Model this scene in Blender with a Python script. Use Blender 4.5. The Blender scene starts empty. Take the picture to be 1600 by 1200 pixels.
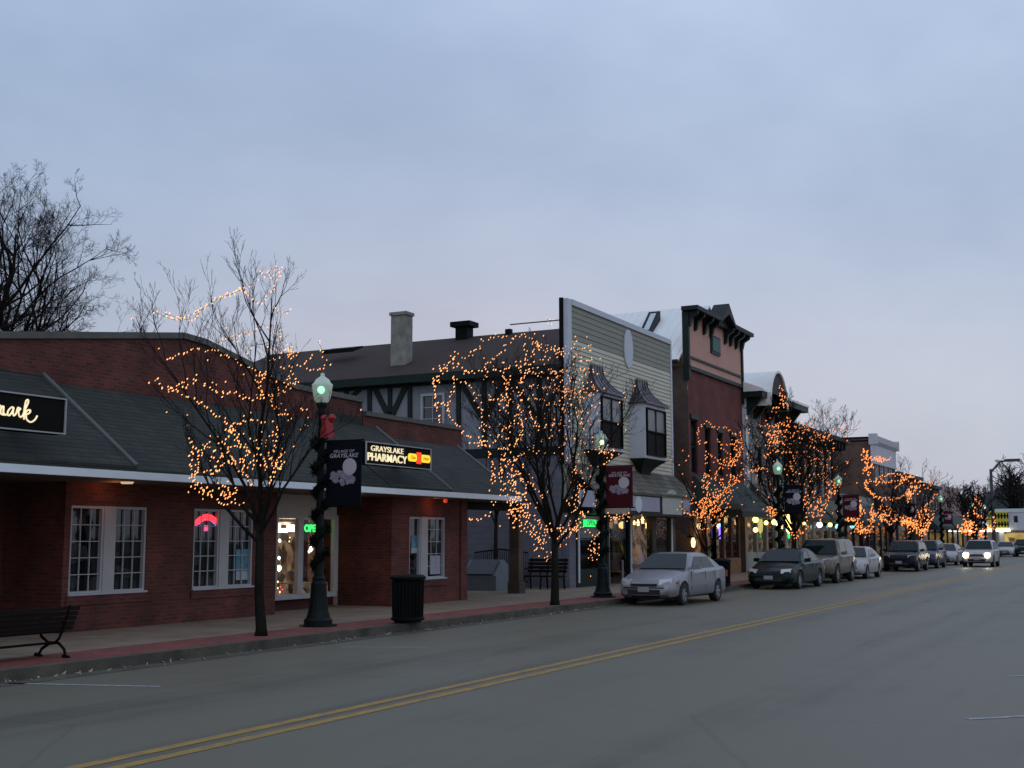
import bpy, math, random
import numpy as np
from math import sin, cos, tan, pi, radians, sqrt, atan2
from mathutils import Vector, Matrix

# ---------------------------------------------------------------- camera, sky, sun, exposure
F_PX, TH, PI_, ROLL, CAM_H = 1900.0, .479, .1263, -.002, 1.8
SC = bpy.context.scene
col = SC.collection
_F = np.array([cos(TH)*cos(PI_), sin(TH)*cos(PI_), sin(PI_)])
_R0 = np.array([sin(TH), -cos(TH), 0]); _U0 = np.array([-cos(TH)*sin(PI_), -sin(TH)*sin(PI_), cos(PI_)])
_R, _U = _R0*cos(ROLL)+_U0*sin(ROLL), _U0*cos(ROLL)-_R0*sin(ROLL)
cd = bpy.data.cameras.new('camera'); cam = bpy.data.objects.new('camera', cd); col.objects.link(cam)
cam.matrix_world = Matrix([[_R[0], _U[0], -_F[0], 0], [_R[1], _U[1], -_F[1], 0], [_R[2], _U[2], -_F[2], CAM_H], [0, 0, 0, 1]])
cd.sensor_width = 36; cd.lens = 36*F_PX/1600; cd.clip_end = 3000; cd.clip_start = .1
SC.camera = cam
SC.view_settings.view_transform = 'Standard'; SC.view_settings.look = 'None'
SC.view_settings.gamma = 1; SC.view_settings.exposure = 0; SC.view_settings.use_curve_mapping = False
SC.cycles.max_bounces = 5; SC.cycles.transparent_max_bounces = 8

def ray(x, y): return _F+(x-800)/F_PX*_R-(y-600)/F_PX*_U
def G(x, y, z=0):
    r = ray(x, y); t = (z-CAM_H)/r[2]; return Vector(r*t+np.array([0, 0, CAM_H]))
def PY(x, y, Y):
    r = ray(x, y); return Vector(r*Y/r[1]+np.array([0, 0, CAM_H]))
def PX(x, y, X):
    r = ray(x, y); return Vector(r*X/r[0]+np.array([0, 0, CAM_H]))

w = bpy.data.worlds.new("World"); SC.world = w; w.use_nodes = True
nt = w.node_tree; N = nt.nodes; L = nt.links; N.clear()
out = N.new('ShaderNodeOutputWorld'); bg = N.new('ShaderNodeBackground'); bg.inputs[1].default_value = .1
sky = N.new('ShaderNodeTexSky'); sky.sky_type = 'NISHITA'; sky.sun_disc = False
sky.sun_elevation = radians(2); sky.sun_rotation = radians(60)
tc = N.new('ShaderNodeTexCoord'); sep = N.new('ShaderNodeSeparateXYZ'); L.new(tc.outputs['Generated'], sep.inputs[0])
mp = N.new('ShaderNodeMapping'); mp.inputs['Scale'].default_value = (1.8, 1.8, 3.2); L.new(tc.outputs['Generated'], mp.inputs[0])
ns = N.new('ShaderNodeTexNoise'); ns.inputs['Scale'].default_value = 1.5; ns.inputs['Detail'].default_value = 7; ns.inputs['Roughness'].default_value = .52
ns.inputs['Distortion'].default_value = .15
L.new(mp.outputs[0], ns.inputs['Vector'])
def ramp(N, stops, interp='LINEAR'):
    r = N.new('ShaderNodeValToRGB'); cr = r.color_ramp; cr.interpolation = interp
    while len(cr.elements) < len(stops): cr.elements.new(.5)
    for e, (p, c) in zip(cr.elements, stops): e.position = p; e.color = (*c, 1)
    return r
rc = ramp(N, [(.30, (3.9, 5.05, 7.2)), (.5, (4.8, 6.0, 8.2)), (.70, (5.6, 6.75, 8.8))])
L.new(ns.outputs['Fac'], rc.inputs[0])
rh = ramp(N, [(0, (1.0, .92, .82)), (.12, (1.02, .93, .86)), (.28, (.96, .95, .94)), (.5, (1.15, 1.15, 1.14)), (1, (.85, .88, .92))])
L.new(sep.outputs['Z'], rh.inputs[0])
mul = N.new('ShaderNodeMixRGB'); mul.blend_type = 'MULTIPLY'; mul.inputs[0].default_value = 1
L.new(rc.outputs[0], mul.inputs[1]); L.new(rh.outputs[0], mul.inputs[2])
raz = ramp(N, [(0, (1.07, 1.05, 1.03)), (.35, (1.0, 1.0, 1.0)), (.85, (.84, .87, .89))]); L.new(sep.outputs['Y'], raz.inputs[0])
mul2 = N.new('ShaderNodeMixRGB'); mul2.blend_type = 'MULTIPLY'; mul2.inputs[0].default_value = 1; L.new(mul.outputs[0], mul2.inputs[1]); L.new(raz.outputs[0], mul2.inputs[2]); mul = mul2
mx = N.new('ShaderNodeMixRGB'); mx.inputs[0].default_value = .9
L.new(sky.outputs[0], mx.inputs[1]); L.new(mul.outputs[0], mx.inputs[2]); L.new(mx.outputs[0], bg.inputs[0]); L.new(bg.outputs[0], out.inputs[0])

sd = bpy.data.lights.new('sun', 'SUN'); sd.energy = .12; sd.angle = radians(25); sd.color = (1, .93, .88)
so = bpy.data.objects.new('sun', sd); col.objects.link(so); so.rotation_euler = (radians(50), 0, radians(-60))

# ---------------------------------------------------------------- helpers
rnd = random.Random(7)
WL = {}
def tag(o, label=None, cat=None, group=None, kind=None):
    if label: o['label'] = label
    if cat: o['category'] = cat
    if group: o['group'] = group
    if kind: o['kind'] = kind
    return o
def thing(name, loc, label, cat, group=None):
    o = bpy.data.objects.new(name, None); col.objects.link(o); o.location = loc; WL[o.name] = Vector(loc)
    return tag(o, label, cat, group)
class MB:
    def __init__(s): s.v = []; s.f = []; s.m = []
    def add(s, vs, fs, mi=0):
        b = len(s.v); s.v += [tuple(v) for v in vs]; s.f += [tuple(i+b for i in f) for f in fs]; s.m += [mi]*len(fs); return s
    def box(s, x0, x1, y0, y1, z0, z1, mi=0):
        return s.add([(x, y, z) for z in (z0, z1) for y in (y0, y1) for x in (x0, x1)],
                     [(0, 2, 3, 1), (4, 5, 7, 6), (0, 1, 5, 4), (2, 6, 7, 3), (0, 4, 6, 2), (1, 3, 7, 5)], mi)
    def quad(s, a, b, c, d, mi=0): return s.add([a, b, c, d], [(0, 1, 2, 3)], mi)
    def hexa(s, p, mi=0): # 8 points: bottom 4 loop, top 4 loop
        return s.add(p, [(3, 2, 1, 0), (4, 5, 6, 7), (0, 1, 5, 4), (1, 2, 6, 5), (2, 3, 7, 6), (3, 0, 4, 7)], mi)
    def prism(s, poly, d, mi=0): # poly: 3D points loop, d: extrusion vector
        n = len(poly); d = Vector(d); A = [Vector(p) for p in poly]
        return s.add(A+[p+d for p in A], [tuple(range(n)), tuple(range(2*n-1, n-1, -1))]+[(i, i+n, (i+1) % n+n, (i+1) % n) for i in range(n)], mi)
    def tube(s, pts, rs, n=6, mi=0, cap=True):
        b = len(s.v); pts = [Vector(p) for p in pts]
        if not hasattr(rs, '__len__'): rs = [rs]*len(pts)
        u = None
        for i, p in enumerate(pts):
            d = (pts[min(i+1, len(pts)-1)]-pts[max(i-1, 0)]); d = d.normalized() if d.length > 1e-9 else Vector((0, 0, 1))
            if u is None: u = d.cross(Vector((.31, .95, .07))).normalized()
            u = (u-d*u.dot(d)); u = u.normalized() if u.length > 1e-6 else d.orthogonal().normalized()
            v = d.cross(u)
            for k in range(n):
                a = 2*pi*k/n; s.v.append(tuple(p+(u*cos(a)+v*sin(a))*rs[i]))
        for i in range(len(pts)-1):
            for k in range(n):
                s.f.append((b+i*n+k, b+i*n+(k+1) % n, b+(i+1)*n+(k+1) % n, b+(i+1)*n+k)); s.m.append(mi)
        if cap:
            s.f.append(tuple(b+k for k in range(n))[::-1]); s.m.append(mi)
            e = b+(len(pts)-1)*n; s.f.append(tuple(e+k for k in range(n))); s.m.append(mi)
        return s
    def lathe(s, c, prof, n=16, mi=0): # prof list of (r,z)
        b = len(s.v)
        for r, z in prof:
            for k in range(n):
                a = 2*pi*k/n; s.v.append((c[0]+r*cos(a), c[1]+r*sin(a), c[2]+z))
        for i in range(len(prof)-1):
            for k in range(n):
                s.f.append((b+i*n+k, b+i*n+(k+1) % n, b+(i+1)*n+(k+1) % n, b+(i+1)*n+k)); s.m.append(mi)
        return s
    def build(s, name, mats, parent=None, local=False, smooth=False):
        if not isinstance(mats, (list, tuple)): mats = [mats]
        off = WL.get(parent.name, Vector((0, 0, 0))) if (parent is not None and not local) else Vector((0, 0, 0))
        me = bpy.data.meshes.new(name)
        me.from_pydata([(v[0]-off.x, v[1]-off.y, v[2]-off.z) for v in s.v], [], s.f)
        for m in mats: me.materials.append(m)
        me.polygons.foreach_set('material_index', s.m)
        if smooth is True: me.polygons.foreach_set('use_smooth', [True]*len(s.f))
        if smooth == 'car': me.polygons.foreach_set('use_smooth', [True]*len(s.f)); me.set_sharp_from_angle(angle=radians(38))
        me.update()
        o = bpy.data.objects.new(name, me); col.objects.link(o)
        if parent is not None: o.parent = parent
        WL[o.name] = off
        return o
def kids(o): return [c for c in bpy.data.objects if c.parent == o]
KID = {}
def tree_of(o):
    return (o, [tree_of(c) for c in kids(o)])
def copy_tree(t, parent=None):
    o, ch = t; c = o.copy(); col.objects.link(c); c.parent = parent
    for k in ch: copy_tree(k, c)
    return c

# ---------------------------------------------------------------- materials
M = {}
def newmat(name):
    m = bpy.data.materials.new(name); m.use_nodes = True; nt = m.node_tree
    return m, nt.nodes, nt.links, nt.nodes['Principled BSDF']
def pos(N, L, scale=(1, 1, 1)):
    g = N.new('ShaderNodeNewGeometry'); mp = N.new('ShaderNodeMapping'); mp.inputs['Scale'].default_value = scale
    L.new(g.outputs['Position'], mp.inputs[0]); return mp.outputs[0]
def mat(name, c, rough=.7, var=.25, scale=3., metal=0., bump=0., c2=None, coat=0., spec=.5, local=False, stretch=(1, 1, 1)):
    m, N, L, B = newmat(name)
    if local:
        t = N.new('ShaderNodeTexCoord'); mp = N.new('ShaderNodeMapping'); mp.inputs['Scale'].default_value = stretch; L.new(t.outputs['Object'], mp.inputs[0]); v = mp.outputs[0]
    else: v = pos(N, L, stretch)
    n = N.new('ShaderNodeTexNoise'); n.inputs['Scale'].default_value = scale; n.inputs['Detail'].default_value = 6; n.inputs['Roughness'].default_value = .6
    L.new(v, n.inputs['Vector'])
    c2 = c2 or tuple(x*(1+var) for x in c); c1 = tuple(x*(1-var) for x in c)
    r = ramp(N, [(.3, c1), (.7, c2)]); L.new(n.outputs['Fac'], r.inputs[0]); L.new(r.outputs[0], B.inputs['Base Color'])
    B.inputs['Roughness'].default_value = rough; B.inputs['Metallic'].default_value = metal; B.inputs['Coat Weight'].default_value = coat
    B.inputs['Coat Roughness'].default_value = .04
    B.inputs['Specular IOR Level'].default_value = spec
    if bump:
        b = N.new('ShaderNodeBump'); b.inputs['Strength'].default_value = bump; b.inputs['Distance'].default_value = .02
        n2 = N.new('ShaderNodeTexNoise'); n2.inputs['Scale'].default_value = scale*8; n2.inputs['Detail'].default_value = 3; L.new(v, n2.inputs['Vector'])
        L.new(n2.outputs['Fac'], b.inputs['Height']); L.new(b.outputs[0], B.inputs['Normal'])
    M[name] = m; return m
def brick(name, c1, c2, mortar, bw=.21, rh=.072, ms=.011, rough=.85, var=.3, offx=.5):
    m, N, L, B = newmat(name)
    g = N.new('ShaderNodeNewGeometry'); s = N.new('ShaderNodeSeparateXYZ'); L.new(g.outputs['Position'], s.inputs[0])
    a = N.new('ShaderNodeMath'); a.operation = 'ADD'; L.new(s.outputs[0], a.inputs[0]); L.new(s.outputs[1], a.inputs[1])
    cb = N.new('ShaderNodeCombineXYZ'); L.new(a.outputs[0], cb.inputs[0]); L.new(s.outputs[2], cb.inputs[1])
    b = N.new('ShaderNodeTexBrick'); L.new(cb.outputs[0], b.inputs['Vector']); b.inputs['Scale'].default_value = 1
    b.inputs['Brick Width'].default_value = bw; b.inputs['Row Height'].default_value = rh; b.inputs['Mortar Size'].default_value = ms
    b.inputs['Mortar Smooth'].default_value = .3; b.offset = offx
    b.inputs['Color1'].default_value = (*c1, 1); b.inputs['Color2'].default_value = (*c2, 1); b.inputs['Mortar'].default_value = (*mortar, 1)
    n = N.new('ShaderNodeTexNoise'); n.inputs['Scale'].default_value = 1.3; n.inputs['Detail'].default_value = 7; L.new(g.outputs['Position'], n.inputs['Vector'])
    r = ramp(N, [(.3, (1-var,)*3), (.7, (1+var,)*3)]); L.new(n.outputs['Fac'], r.inputs[0])
    mu = N.new('ShaderNodeMixRGB'); mu.blend_type = 'MULTIPLY'; mu.inputs[0].default_value = 1; L.new(b.outputs['Color'], mu.inputs[1]); L.new(r.outputs[0], mu.inputs[2])
    L.new(mu.outputs[0], B.inputs['Base Color']); B.inputs['Roughness'].default_value = rough
    bp = N.new('ShaderNodeBump'); bp.inputs['Strength'].default_value = .5; bp.inputs['Distance'].default_value = .01; bp.invert = True
    L.new(b.outputs['Fac'], bp.inputs['Height']); L.new(bp.outputs[0], B.inputs['Normal'])
    M[name] = m; return m
def emit(name, c, s, nosample=True):
    m, N, L, B = newmat(name); B.inputs['Base Color'].default_value = (*[min(1, x) for x in c], 1)
    B.inputs['Emission Color'].default_value = (*c, 1); B.inputs['Emission Strength'].default_value = s
    if nosample: m.cycles.emission_sampling = 'NONE'
    M[name] = m; return m
def glow(name, ca, cb, s, scale=3., lo=.35, hi=.65, nosample=False):
    m, N, L, B = newmat(name); v = pos(N, L, (1, 1, 1.0))
    n = N.new('ShaderNodeTexVoronoi'); n.inputs['Scale'].default_value = scale; L.new(v, n.inputs['Vector'])
    n2 = N.new('ShaderNodeTexNoise'); n2.inputs['Scale'].default_value = scale*.7; L.new(v, n2.inputs['Vector'])
    sx = N.new('ShaderNodeSeparateXYZ'); L.new(n.outputs['Color'], sx.inputs[0])
    ad = N.new('ShaderNodeMath'); ad.operation = 'MULTIPLY_ADD'; ad.inputs[1].default_value = .5; L.new(sx.outputs[0], ad.inputs[0])
    h = N.new('ShaderNodeMath'); h.operation = 'MULTIPLY'; h.inputs[1].default_value = .5; L.new(n2.outputs['Fac'], h.inputs[0]); L.new(h.outputs[0], ad.inputs[2])
    r = ramp(N, [(lo, ca), (hi, cb)]); L.new(ad.outputs[0], r.inputs[0])
    L.new(r.outputs[0], B.inputs['Emission Color']); B.inputs['Emission Strength'].default_value = s
    B.inputs['Base Color'].default_value = (.05, .04, .03, 1); B.inputs['Roughness'].default_value = .5
    if nosample: m.cycles.emission_sampling = 'NONE'
    M[name] = m; return m

brick('brick_red', (.148, .030, .020), (.074, .017, .012), (.10, .048, .036), ms=.010, var=.35)
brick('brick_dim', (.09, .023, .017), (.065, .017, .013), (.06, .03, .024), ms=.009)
brick('brick_pink_bldg', (.16, .036, .028), (.125, .028, .023), (.12, .05, .04), ms=.007)
brick('brick_brown', (.125, .065, .046), (.10, .052, .036), (.11, .07, .055), ms=.008)
brick('brick_olive', (.10, .060, .042), (.07, .045, .035), (.08, .06, .045), ms=.008)
brick('shingle_grey', (.023, .027, .021), (.036, .040, .031), (.010, .012, .009), bw=.32, rh=.082, ms=.008, rough=.9, var=.22)
brick('shingle_wood', (.17, .155, .12), (.10, .095, .075), (.05, .045, .035), bw=.24, rh=.17, ms=.016, rough=.9, var=.35)
brick('shingle_brown', (.044, .022, .014), (.036, .018, .012), (.028, .015, .010), bw=.33, rh=.07, ms=.008, rough=.9, var=.2)
brick('block_grey', (.155, .145, .175), (.135, .13, .155), (.115, .11, .135), bw=.6, rh=.2, ms=.012, rough=.9, var=.15)
mat('fascia', (.80, .86, .88), .5, .05)
mat('cap', (.10, .10, .085), .7, .2)
mat('hiptrim', (.11, .12, .115), .7, .15)
mat('soffit', (.10, .075, .06), .8, .1)
mat('frame_white', (.42, .40, .39), .5, .06)
mat('vinyl', (.42, .42, .43), .4, .06)
mat('tudor_green', (.010, .020, .017), .6, .2, spec=.25)
mat('stucco', (.25, .26, .28), .9, .08, 1.5)
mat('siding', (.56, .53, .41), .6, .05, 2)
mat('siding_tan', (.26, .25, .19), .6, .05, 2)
mat('trim_grey', (.55, .57, .62), .5, .05)
mat('pink', (.60, .32, .25), .8, .08, 2)
mat('dkgreen', (.007, .018, .014), .5, .2, spec=.25)
mat('dkgrey', (.018, .021, .019), .55, .2, spec=.25)
mat('black', (.0035, .0045, .004), .6, .3, spec=.12)
mat('greenpanel', (.05, .13, .11), .6, .15)
mat('bronze', (.13, .115, .13), .4, .2, metal=.6)
mat('grn_siding', (.27, .29, .27), .7, .06)
mat('pale', (.62, .65, .68), .5, .05)
mat('paleroof', (.90, .88, .84), .5, .03)
mat('redwall', (.13, .03, .035), .7, .1)
mat('brownwall', (.06, .04, .035), .8, .15)
mat('concrete', (.225, .165, .115), .9, .25, 1.6, bump=.2)
mat('concrete_kerb', (.075, .066, .048), .9, .45, 2.2, bump=.4)
brick('paver', (.25, .060, .046), (.17, .044, .036), (.10, .045, .036), bw=.2, rh=.1, ms=.006, var=.2)
# the paver strip lies flat: run its brick pattern over x, y
nt = M['paver'].node_tree
for n_ in nt.nodes:
    if n_.type == 'COMBXYZ':
        s_ = [q for q in nt.nodes if q.type == 'SEPXYZ'][0]
        for l in list(nt.links):
            if l.to_node == n_: nt.links.remove(l)
        nt.links.new(s_.outputs[0], n_.inputs[0]); nt.links.new(s_.outputs[1], n_.inputs[1])
mat('grass', (.035, .04, .02), .95, .3, .5)
mat('paint_white', (.30, .30, .30), .8, .45, 14)
mat('bark', (.015, .013, .010), .9, .35, 8, spec=.1, bump=.4)
mat('bark_twig', (.021, .016, .015), .9, .2, 5, spec=.1)
mat('bark_hazed', (.062, .064, .070), .9, .2, 1, spec=.1)  # far trees and scrub: distance haze put into a lighter, greyer bark colour
mat('green_trunk', (.004, .008, .008), .5, .3, spec=.18)
mat('garland', (.005, .012, .006), .8, .6, 20, spec=.1)
mat('bow', (.32, .008, .012), .45, .3, 10)
mat('navy', (.004, .005, .010), .7, .15, 4, spec=.12)
mat('maroon', (.065, .007, .012), .7, .15, 4, spec=.15)
mat('bannerink', (.50, .46, .50), .7, .15, 30)
mat('bannercream', (.40, .36, .30), .8, .3, 25)
mat('bannertree', (.26, .225, .28), .8, .6, 30)
mat('wood_dark', (.010, .006, .004), .7, .3, 4, spec=.15)
mat('wood_warm', (.20, .09, .035), .6, .3, 4)
mat('tyre', (.012, .012, .012), .8, .2)
mat('rim', (.30, .31, .33), .35, .1, metal=.7)
mat('awning', (.008, .026, .018), .7, .2)
mat('sign_panel', (.36, .36, .44), .6, .06)
mat('sign_cream', (.43, .46, .40), .6, .06)
mat('leafmat', (.32, .24, .16), .8, .4, 20)
mat('box_grey', (.17, .19, .20), .6, .1)
mat('plaque', (.05, .055, .06), .4, .1)
mat('metal_pipe', (.05, .05, .05), .5, .2)
mat('peach', (.33, .22, .19), .8, .08)
mat('yellow_sign', (.60, .52, .05), .6, .05)
mat('white_wall', (.58, .56, .60), .7, .05)
mat('evergreen', (.018, .026, .020), .9, .4, 3)
mat('poster_blue', (.10, .24, .32), .6, .5, 7)
mat('poster_white', (.40, .42, .44), .6, .1)
mat('curtain', (.30, .15, .07), .8, .3, 9, stretch=(4, 4, .3))
mat('ivory', (.45, .43, .33), .6, .1)
mat('plate', (.32, .31, .33), .5, .2, 20, local=True)
mat('bay_curtain', (.19, .19, .20), .3, .35, 6, stretch=(3, 3, .5))
mat('chimney', (.26, .24, .20), .9, .3, 3, bump=.3)
mat('dresser_red', (.16, .05, .05), .7, .3, 6)
# glass of the dark windows and of the cars
def glassmat(name, c=(.012, .014, .016), rough=.04, spec=.7):
    m, N, L, B = newmat(name); B.inputs['Base Color'].default_value = (*c, 1); B.inputs['Roughness'].default_value = rough
    B.inputs['Specular IOR Level'].default_value = spec; M[name] = m
    v_ = N.new('ShaderNodeTexVoronoi'); v_.inputs['Scale'].default_value = 2.6; L.new(pos(N, L, (1, 1, 1.4)), v_.inputs['Vector']); q_ = N.new('ShaderNodeSeparateXYZ'); L.new(v_.outputs['Color'], q_.inputs[0])
    r_ = ramp(N, [(.35, tuple(x*.35 for x in c)), (.62, c), (.8, (c[0]*3.2, c[1]*2.9, c[2]*2.6))]); L.new(q_.outputs[0], r_.inputs[0])
    if name == 'glass': L.new(r_.outputs[0], B.inputs['Base Color'])
    n = N.new('ShaderNodeTexNoise'); n.inputs['Scale'].default_value = 1.7; L.new(pos(N, L), n.inputs['Vector'])
    b = N.new('ShaderNodeBump'); b.inputs['Strength'].default_value = .05; b.inputs['Distance'].default_value = .05; L.new(n.outputs['Fac'], b.inputs['Height']); L.new(b.outputs[0], B.inputs['Normal'])
glassmat('glass'); glassmat('car_glass', (.008, .012, .011), .04, .32); glassmat('glass_upper', (.03, .03, .035), .05, .9)
m, N_, L_, B_ = newmat('shop_glass'); N_.remove(B_); mo = N_['Material Output']
tr = N_.new('ShaderNodeBsdfTransparent'); gl = N_.new('ShaderNodeBsdfGlossy'); gl.inputs['Roughness'].default_value = .03
fr = N_.new('ShaderNodeFresnel'); fr.inputs[0].default_value = 1.45; mxs = N_.new('ShaderNodeMixShader')
L_.new(fr.outputs[0], mxs.inputs[0]); L_.new(tr.outputs[0], mxs.inputs[1]); L_.new(gl.outputs[0], mxs.inputs[2]); L_.new(mxs.outputs[0], mo.inputs[0]); M['shop_glass'] = m
def globe(name, c, s, base):
    m, N, L, B = newmat(name); B.inputs['Base Color'].default_value = (*base, 1); B.inputs['Roughness'].default_value = .25
    B.inputs['Emission Color'].default_value = (*c, 1); B.inputs['Emission Strength'].default_value = s; m.cycles.emission_sampling = 'NONE'; M[name] = m
globe('globe', (.50, .75, .55), .16, (.42, .46, .42))
globe('globe_cap', (.50, .75, .55), .05, (.42, .46, .42))
emit('lamp_core', (.30, 1.0, .42), 1.6)
emit('lamp_core_warm', (.85, 1.0, .55), 1.8)
emit('bulb', (1, .39, .13), 2.3)
emit('bulb_far', (1, .30, .075), 1.7)
emit('neon_red', (1, .04, .06), 2.2)
emit('neon_pink', (.9, .12, .35), .9)
emit('neon_green', (.04, 1, .18), 1.25)
emit('neon_blue', (.15, .2, .8), .8)
emit('tube_blue', (.22, .14, 1), 2.6)
emit('lamp_warm', (1, .62, .22), 3.5)
emit('lamp_yellow', (1, .85, .25), 3.0)
emit('lamp_white', (1, .95, .8), 3.5)
emit('lamp_cyan', (.25, .85, 1), 2.0)
emit('lamp_violet', (.75, .75, 1), 2.2)
emit('sign_letter', (1, .84, .52), .72)
emit('sign_yellow', (1, .68, .03), .95)
emit('sign_red', (.9, .06, .02), .9)
emit('sign_ink', (.45, .22, .01), .7)
emit('soffit_lamp', (1, .75, .40), .55)
emit('soffit_red', (1, .12, .04), .28)
emit('headlamp', (1, .88, .60), 20.0, False)
glow('shop_orange', (.10, .035, .012), (1, .42, .13), .38, 4)
glow('shop_dim', (.010, .009, .007), (.30, .20, .12), .45, 5)
glow('shop_bay', (.05, .028, .016), (.55, .33, .17), .36, 5)
glow('shop_yellow', (.12, .08, .02), (.8, .55, .15), .7, 1)

# asphalt: worn, streaked along the lanes
m, N_, L_, B_ = newmat('asphalt'); M['asphalt'] = m
def nz(scale, stretch, detail=5, rough=.6):
    n = N_.new('ShaderNodeTexNoise'); n.inputs['Scale'].default_value = scale; n.inputs['Detail'].default_value = detail; n.inputs['Roughness'].default_value = rough
    L_.new(pos(N_, L_, stretch), n.inputs['Vector']); return n.outputs['Fac']
def mth(op, a, b, c=None):
    n = N_.new('ShaderNodeMath'); n.operation = op
    for i, q in enumerate((a, b, c)):
        if q is None: continue
        if isinstance(q, (int, float)): n.inputs[i].default_value = q
        else: L_.new(q, n.inputs[i])
    return n.outputs[0]
s1 = nz(.35, (.05, 1.6, 1)); s2 = nz(1.2, (.12, 1.0, 1)); s3 = nz(16, (1, 1, 1), 5, .85); s4 = nz(.5, (1, 1, 1)); s5 = nz(140, (1, 1, 1), 2, .8)
t = mth('MULTIPLY_ADD', s1, 1.7, mth('MULTIPLY', s2, .30)); t = mth('ADD', t, -.37); t = mth('MULTIPLY_ADD', s3, .55, t); t = mth('MULTIPLY_ADD', s4, .5, t); t = mth('MULTIPLY_ADD', s5, .30, t); t = mth('ADD', t, -.29)
rr = ramp(N_, [(.42, (.034, .031, .019)), (.80, (.086, .077, .049)), (1.0, (.130, .116, .078))]); L_.new(t, rr.inputs[0])
# cracks
vo = N_.new('ShaderNodeTexVoronoi'); vo.feature = 'DISTANCE_TO_EDGE'; vo.inputs['Scale'].default_value = .22
vd = N_.new('ShaderNodeMixRGB'); vd.inputs[0].default_value = .12; gp = pos(N_, L_); nn = N_.new('ShaderNodeTexNoise'); nn.inputs['Scale'].default_value = 1.5; nn.inputs['Detail'].default_value = 6
L_.new(gp, nn.inputs['Vector']); L_.new(gp, vd.inputs[1]); L_.new(nn.outputs['Color'], vd.inputs[2]); L_.new(vd.outputs[0], vo.inputs['Vector'])
cr = ramp(N_, [(0, (.62, .62, .62)), (.006, (1, 1, 1))]); L_.new(vo.outputs['Distance'], cr.inputs[0])
mu = N_.new('ShaderNodeMixRGB'); mu.blend_type = 'MULTIPLY'; mu.inputs[0].default_value = .6; L_.new(rr.outputs[0], mu.inputs[1]); L_.new(cr.outputs[0], mu.inputs[2])
L_.new(mu.outputs[0], B_.inputs['Base Color'])
B_.inputs['Roughness'].default_value = .55; B_.inputs['Specular IOR Level'].default_value = .45
bp = N_.new('ShaderNodeBump'); bp.inputs['Strength'].default_value = .35; bp.inputs['Distance'].default_value = .006; L_.new(s5, bp.inputs['Height']); L_.new(bp.outputs[0], B_.inputs['Normal'])
# yellow paint, worn through in patches
m, N_, L_, B_ = newmat('paint_yellow'); M['paint_yellow'] = m
t = mth('MULTIPLY_ADD', nz(9, (.5, 1, 1), 6, .7), .7, mth('MULTIPLY', nz(60, (1, 1, 1), 3, .8), .4))
rr = ramp(N_, [(.42, (.13, .12, .10)), (.56, (.34, .195, .028)), (.75, (.48, .27, .028))]); L_.new(t, rr.inputs[0]); L_.new(rr.outputs[0], B_.inputs['Base Color']); B_.inputs['Roughness'].default_value = .7

def paint(name, c, metal=.5, rough=.35):
    m, N, L, B = newmat(name); B.inputs['Base Color'].default_value = (*c, 1); B.inputs['Metallic'].default_value = metal; B.inputs['Roughness'].default_value = rough
    dk = max(c) < .03; B.inputs['Coat Weight'].default_value = .12 if dk else .3; B.inputs['Coat Roughness'].default_value = .1; B.inputs['Specular IOR Level'].default_value = .12 if dk else .3
    n = N.new('ShaderNodeTexNoise'); n.inputs['Scale'].default_value = 6; n.inputs['Detail'].default_value = 5; t_ = N.new('ShaderNodeTexCoord'); L.new(t_.outputs['Object'], n.inputs['Vector'])
    r = ramp(N, [(.35, (rough,)*3), (.75, (min(1, rough+.08),)*3)]); L.new(n.outputs['Fac'], r.inputs[0]); L.new(r.outputs[0], B.inputs['Roughness'])
    M[name] = m; return m
paint('paint_silver', (.27, .26, .275), .5, .36); paint('paint_green', (.004, .012, .009), 0, .25); paint('paint_tan', (.14, .115, .09), .3)
paint('paint_pearl', (.36, .35, .36), .2); paint('paint_navy', (.006, .007, .016), 0, .25); paint('paint_blue', (.018, .021, .06), .1)
paint('paint_gold', (.42, .38, .36), .15)
mat('trim_black', (.015, .015, .016), .6, .1, local=True)
mat('lens', (.55, .55, .58), .15, .05, local=True); mat('lens_amber', (.45, .12, .02), .2, .1, local=True); mat('lens_red', (.25, .01, .01), .2, .1, local=True)

# ---------------------------------------------------------------- the setting
def struct(name, mb, m): return tag(mb.build(name, m), kind='structure')
KY = 13.0                       # kerb line
struct('ground', MB().quad((-400, -600, -.03), (1500, -600, -.03), (1500, 900, -.03), (-400, 900, -.03)), M['grass'])
struct('road', MB().quad((-60, -6.5, 0), (700, -6.5, 0), (700, KY, 0), (-60, KY, 0)), M['asphalt'])
mb = MB()
for i in range(-20, 160):
    x0 = i*2.4; x1 = x0+2.392; mb.box(x0, x1, KY, KY+.16, -.02, .15)
struct('kerb', mb, M['concrete_kerb'])
struct('gutter', MB().quad((-50, KY-.38, .004), (400, KY-.38, .004), (400, KY, .004), (-50, KY, .004)), M['concrete_kerb'])
struct('paver_strip', MB().box(-50, 400, KY+.16, KY+1.25, -.02, .146), M['paver'])
mb = MB()
for i in range(-20, 110):
    x0 = i*1.8
    for j, (a, b) in enumerate(((KY+1.25, 15.9), (15.9, 17.6), (17.6, 20))): mb.box(x0, x0+1.78, a+.01, b-.01, -.02, .15)
mb.box(-40, 200, KY+1.25, 20, -.03, .138)
struct('sidewalk', mb, M['concrete'])
for dy in (-.20, .10):
    mb = MB(); Y = 7.50+dy
    for i in range(150): x0 = i*2-10; mb.quad((x0, Y, .004), (x0+2, Y, .004), (x0+2, Y+.14, .004), (x0, Y+.14, .004))
    struct('yellow_line', mb, M['paint_yellow'])
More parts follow.
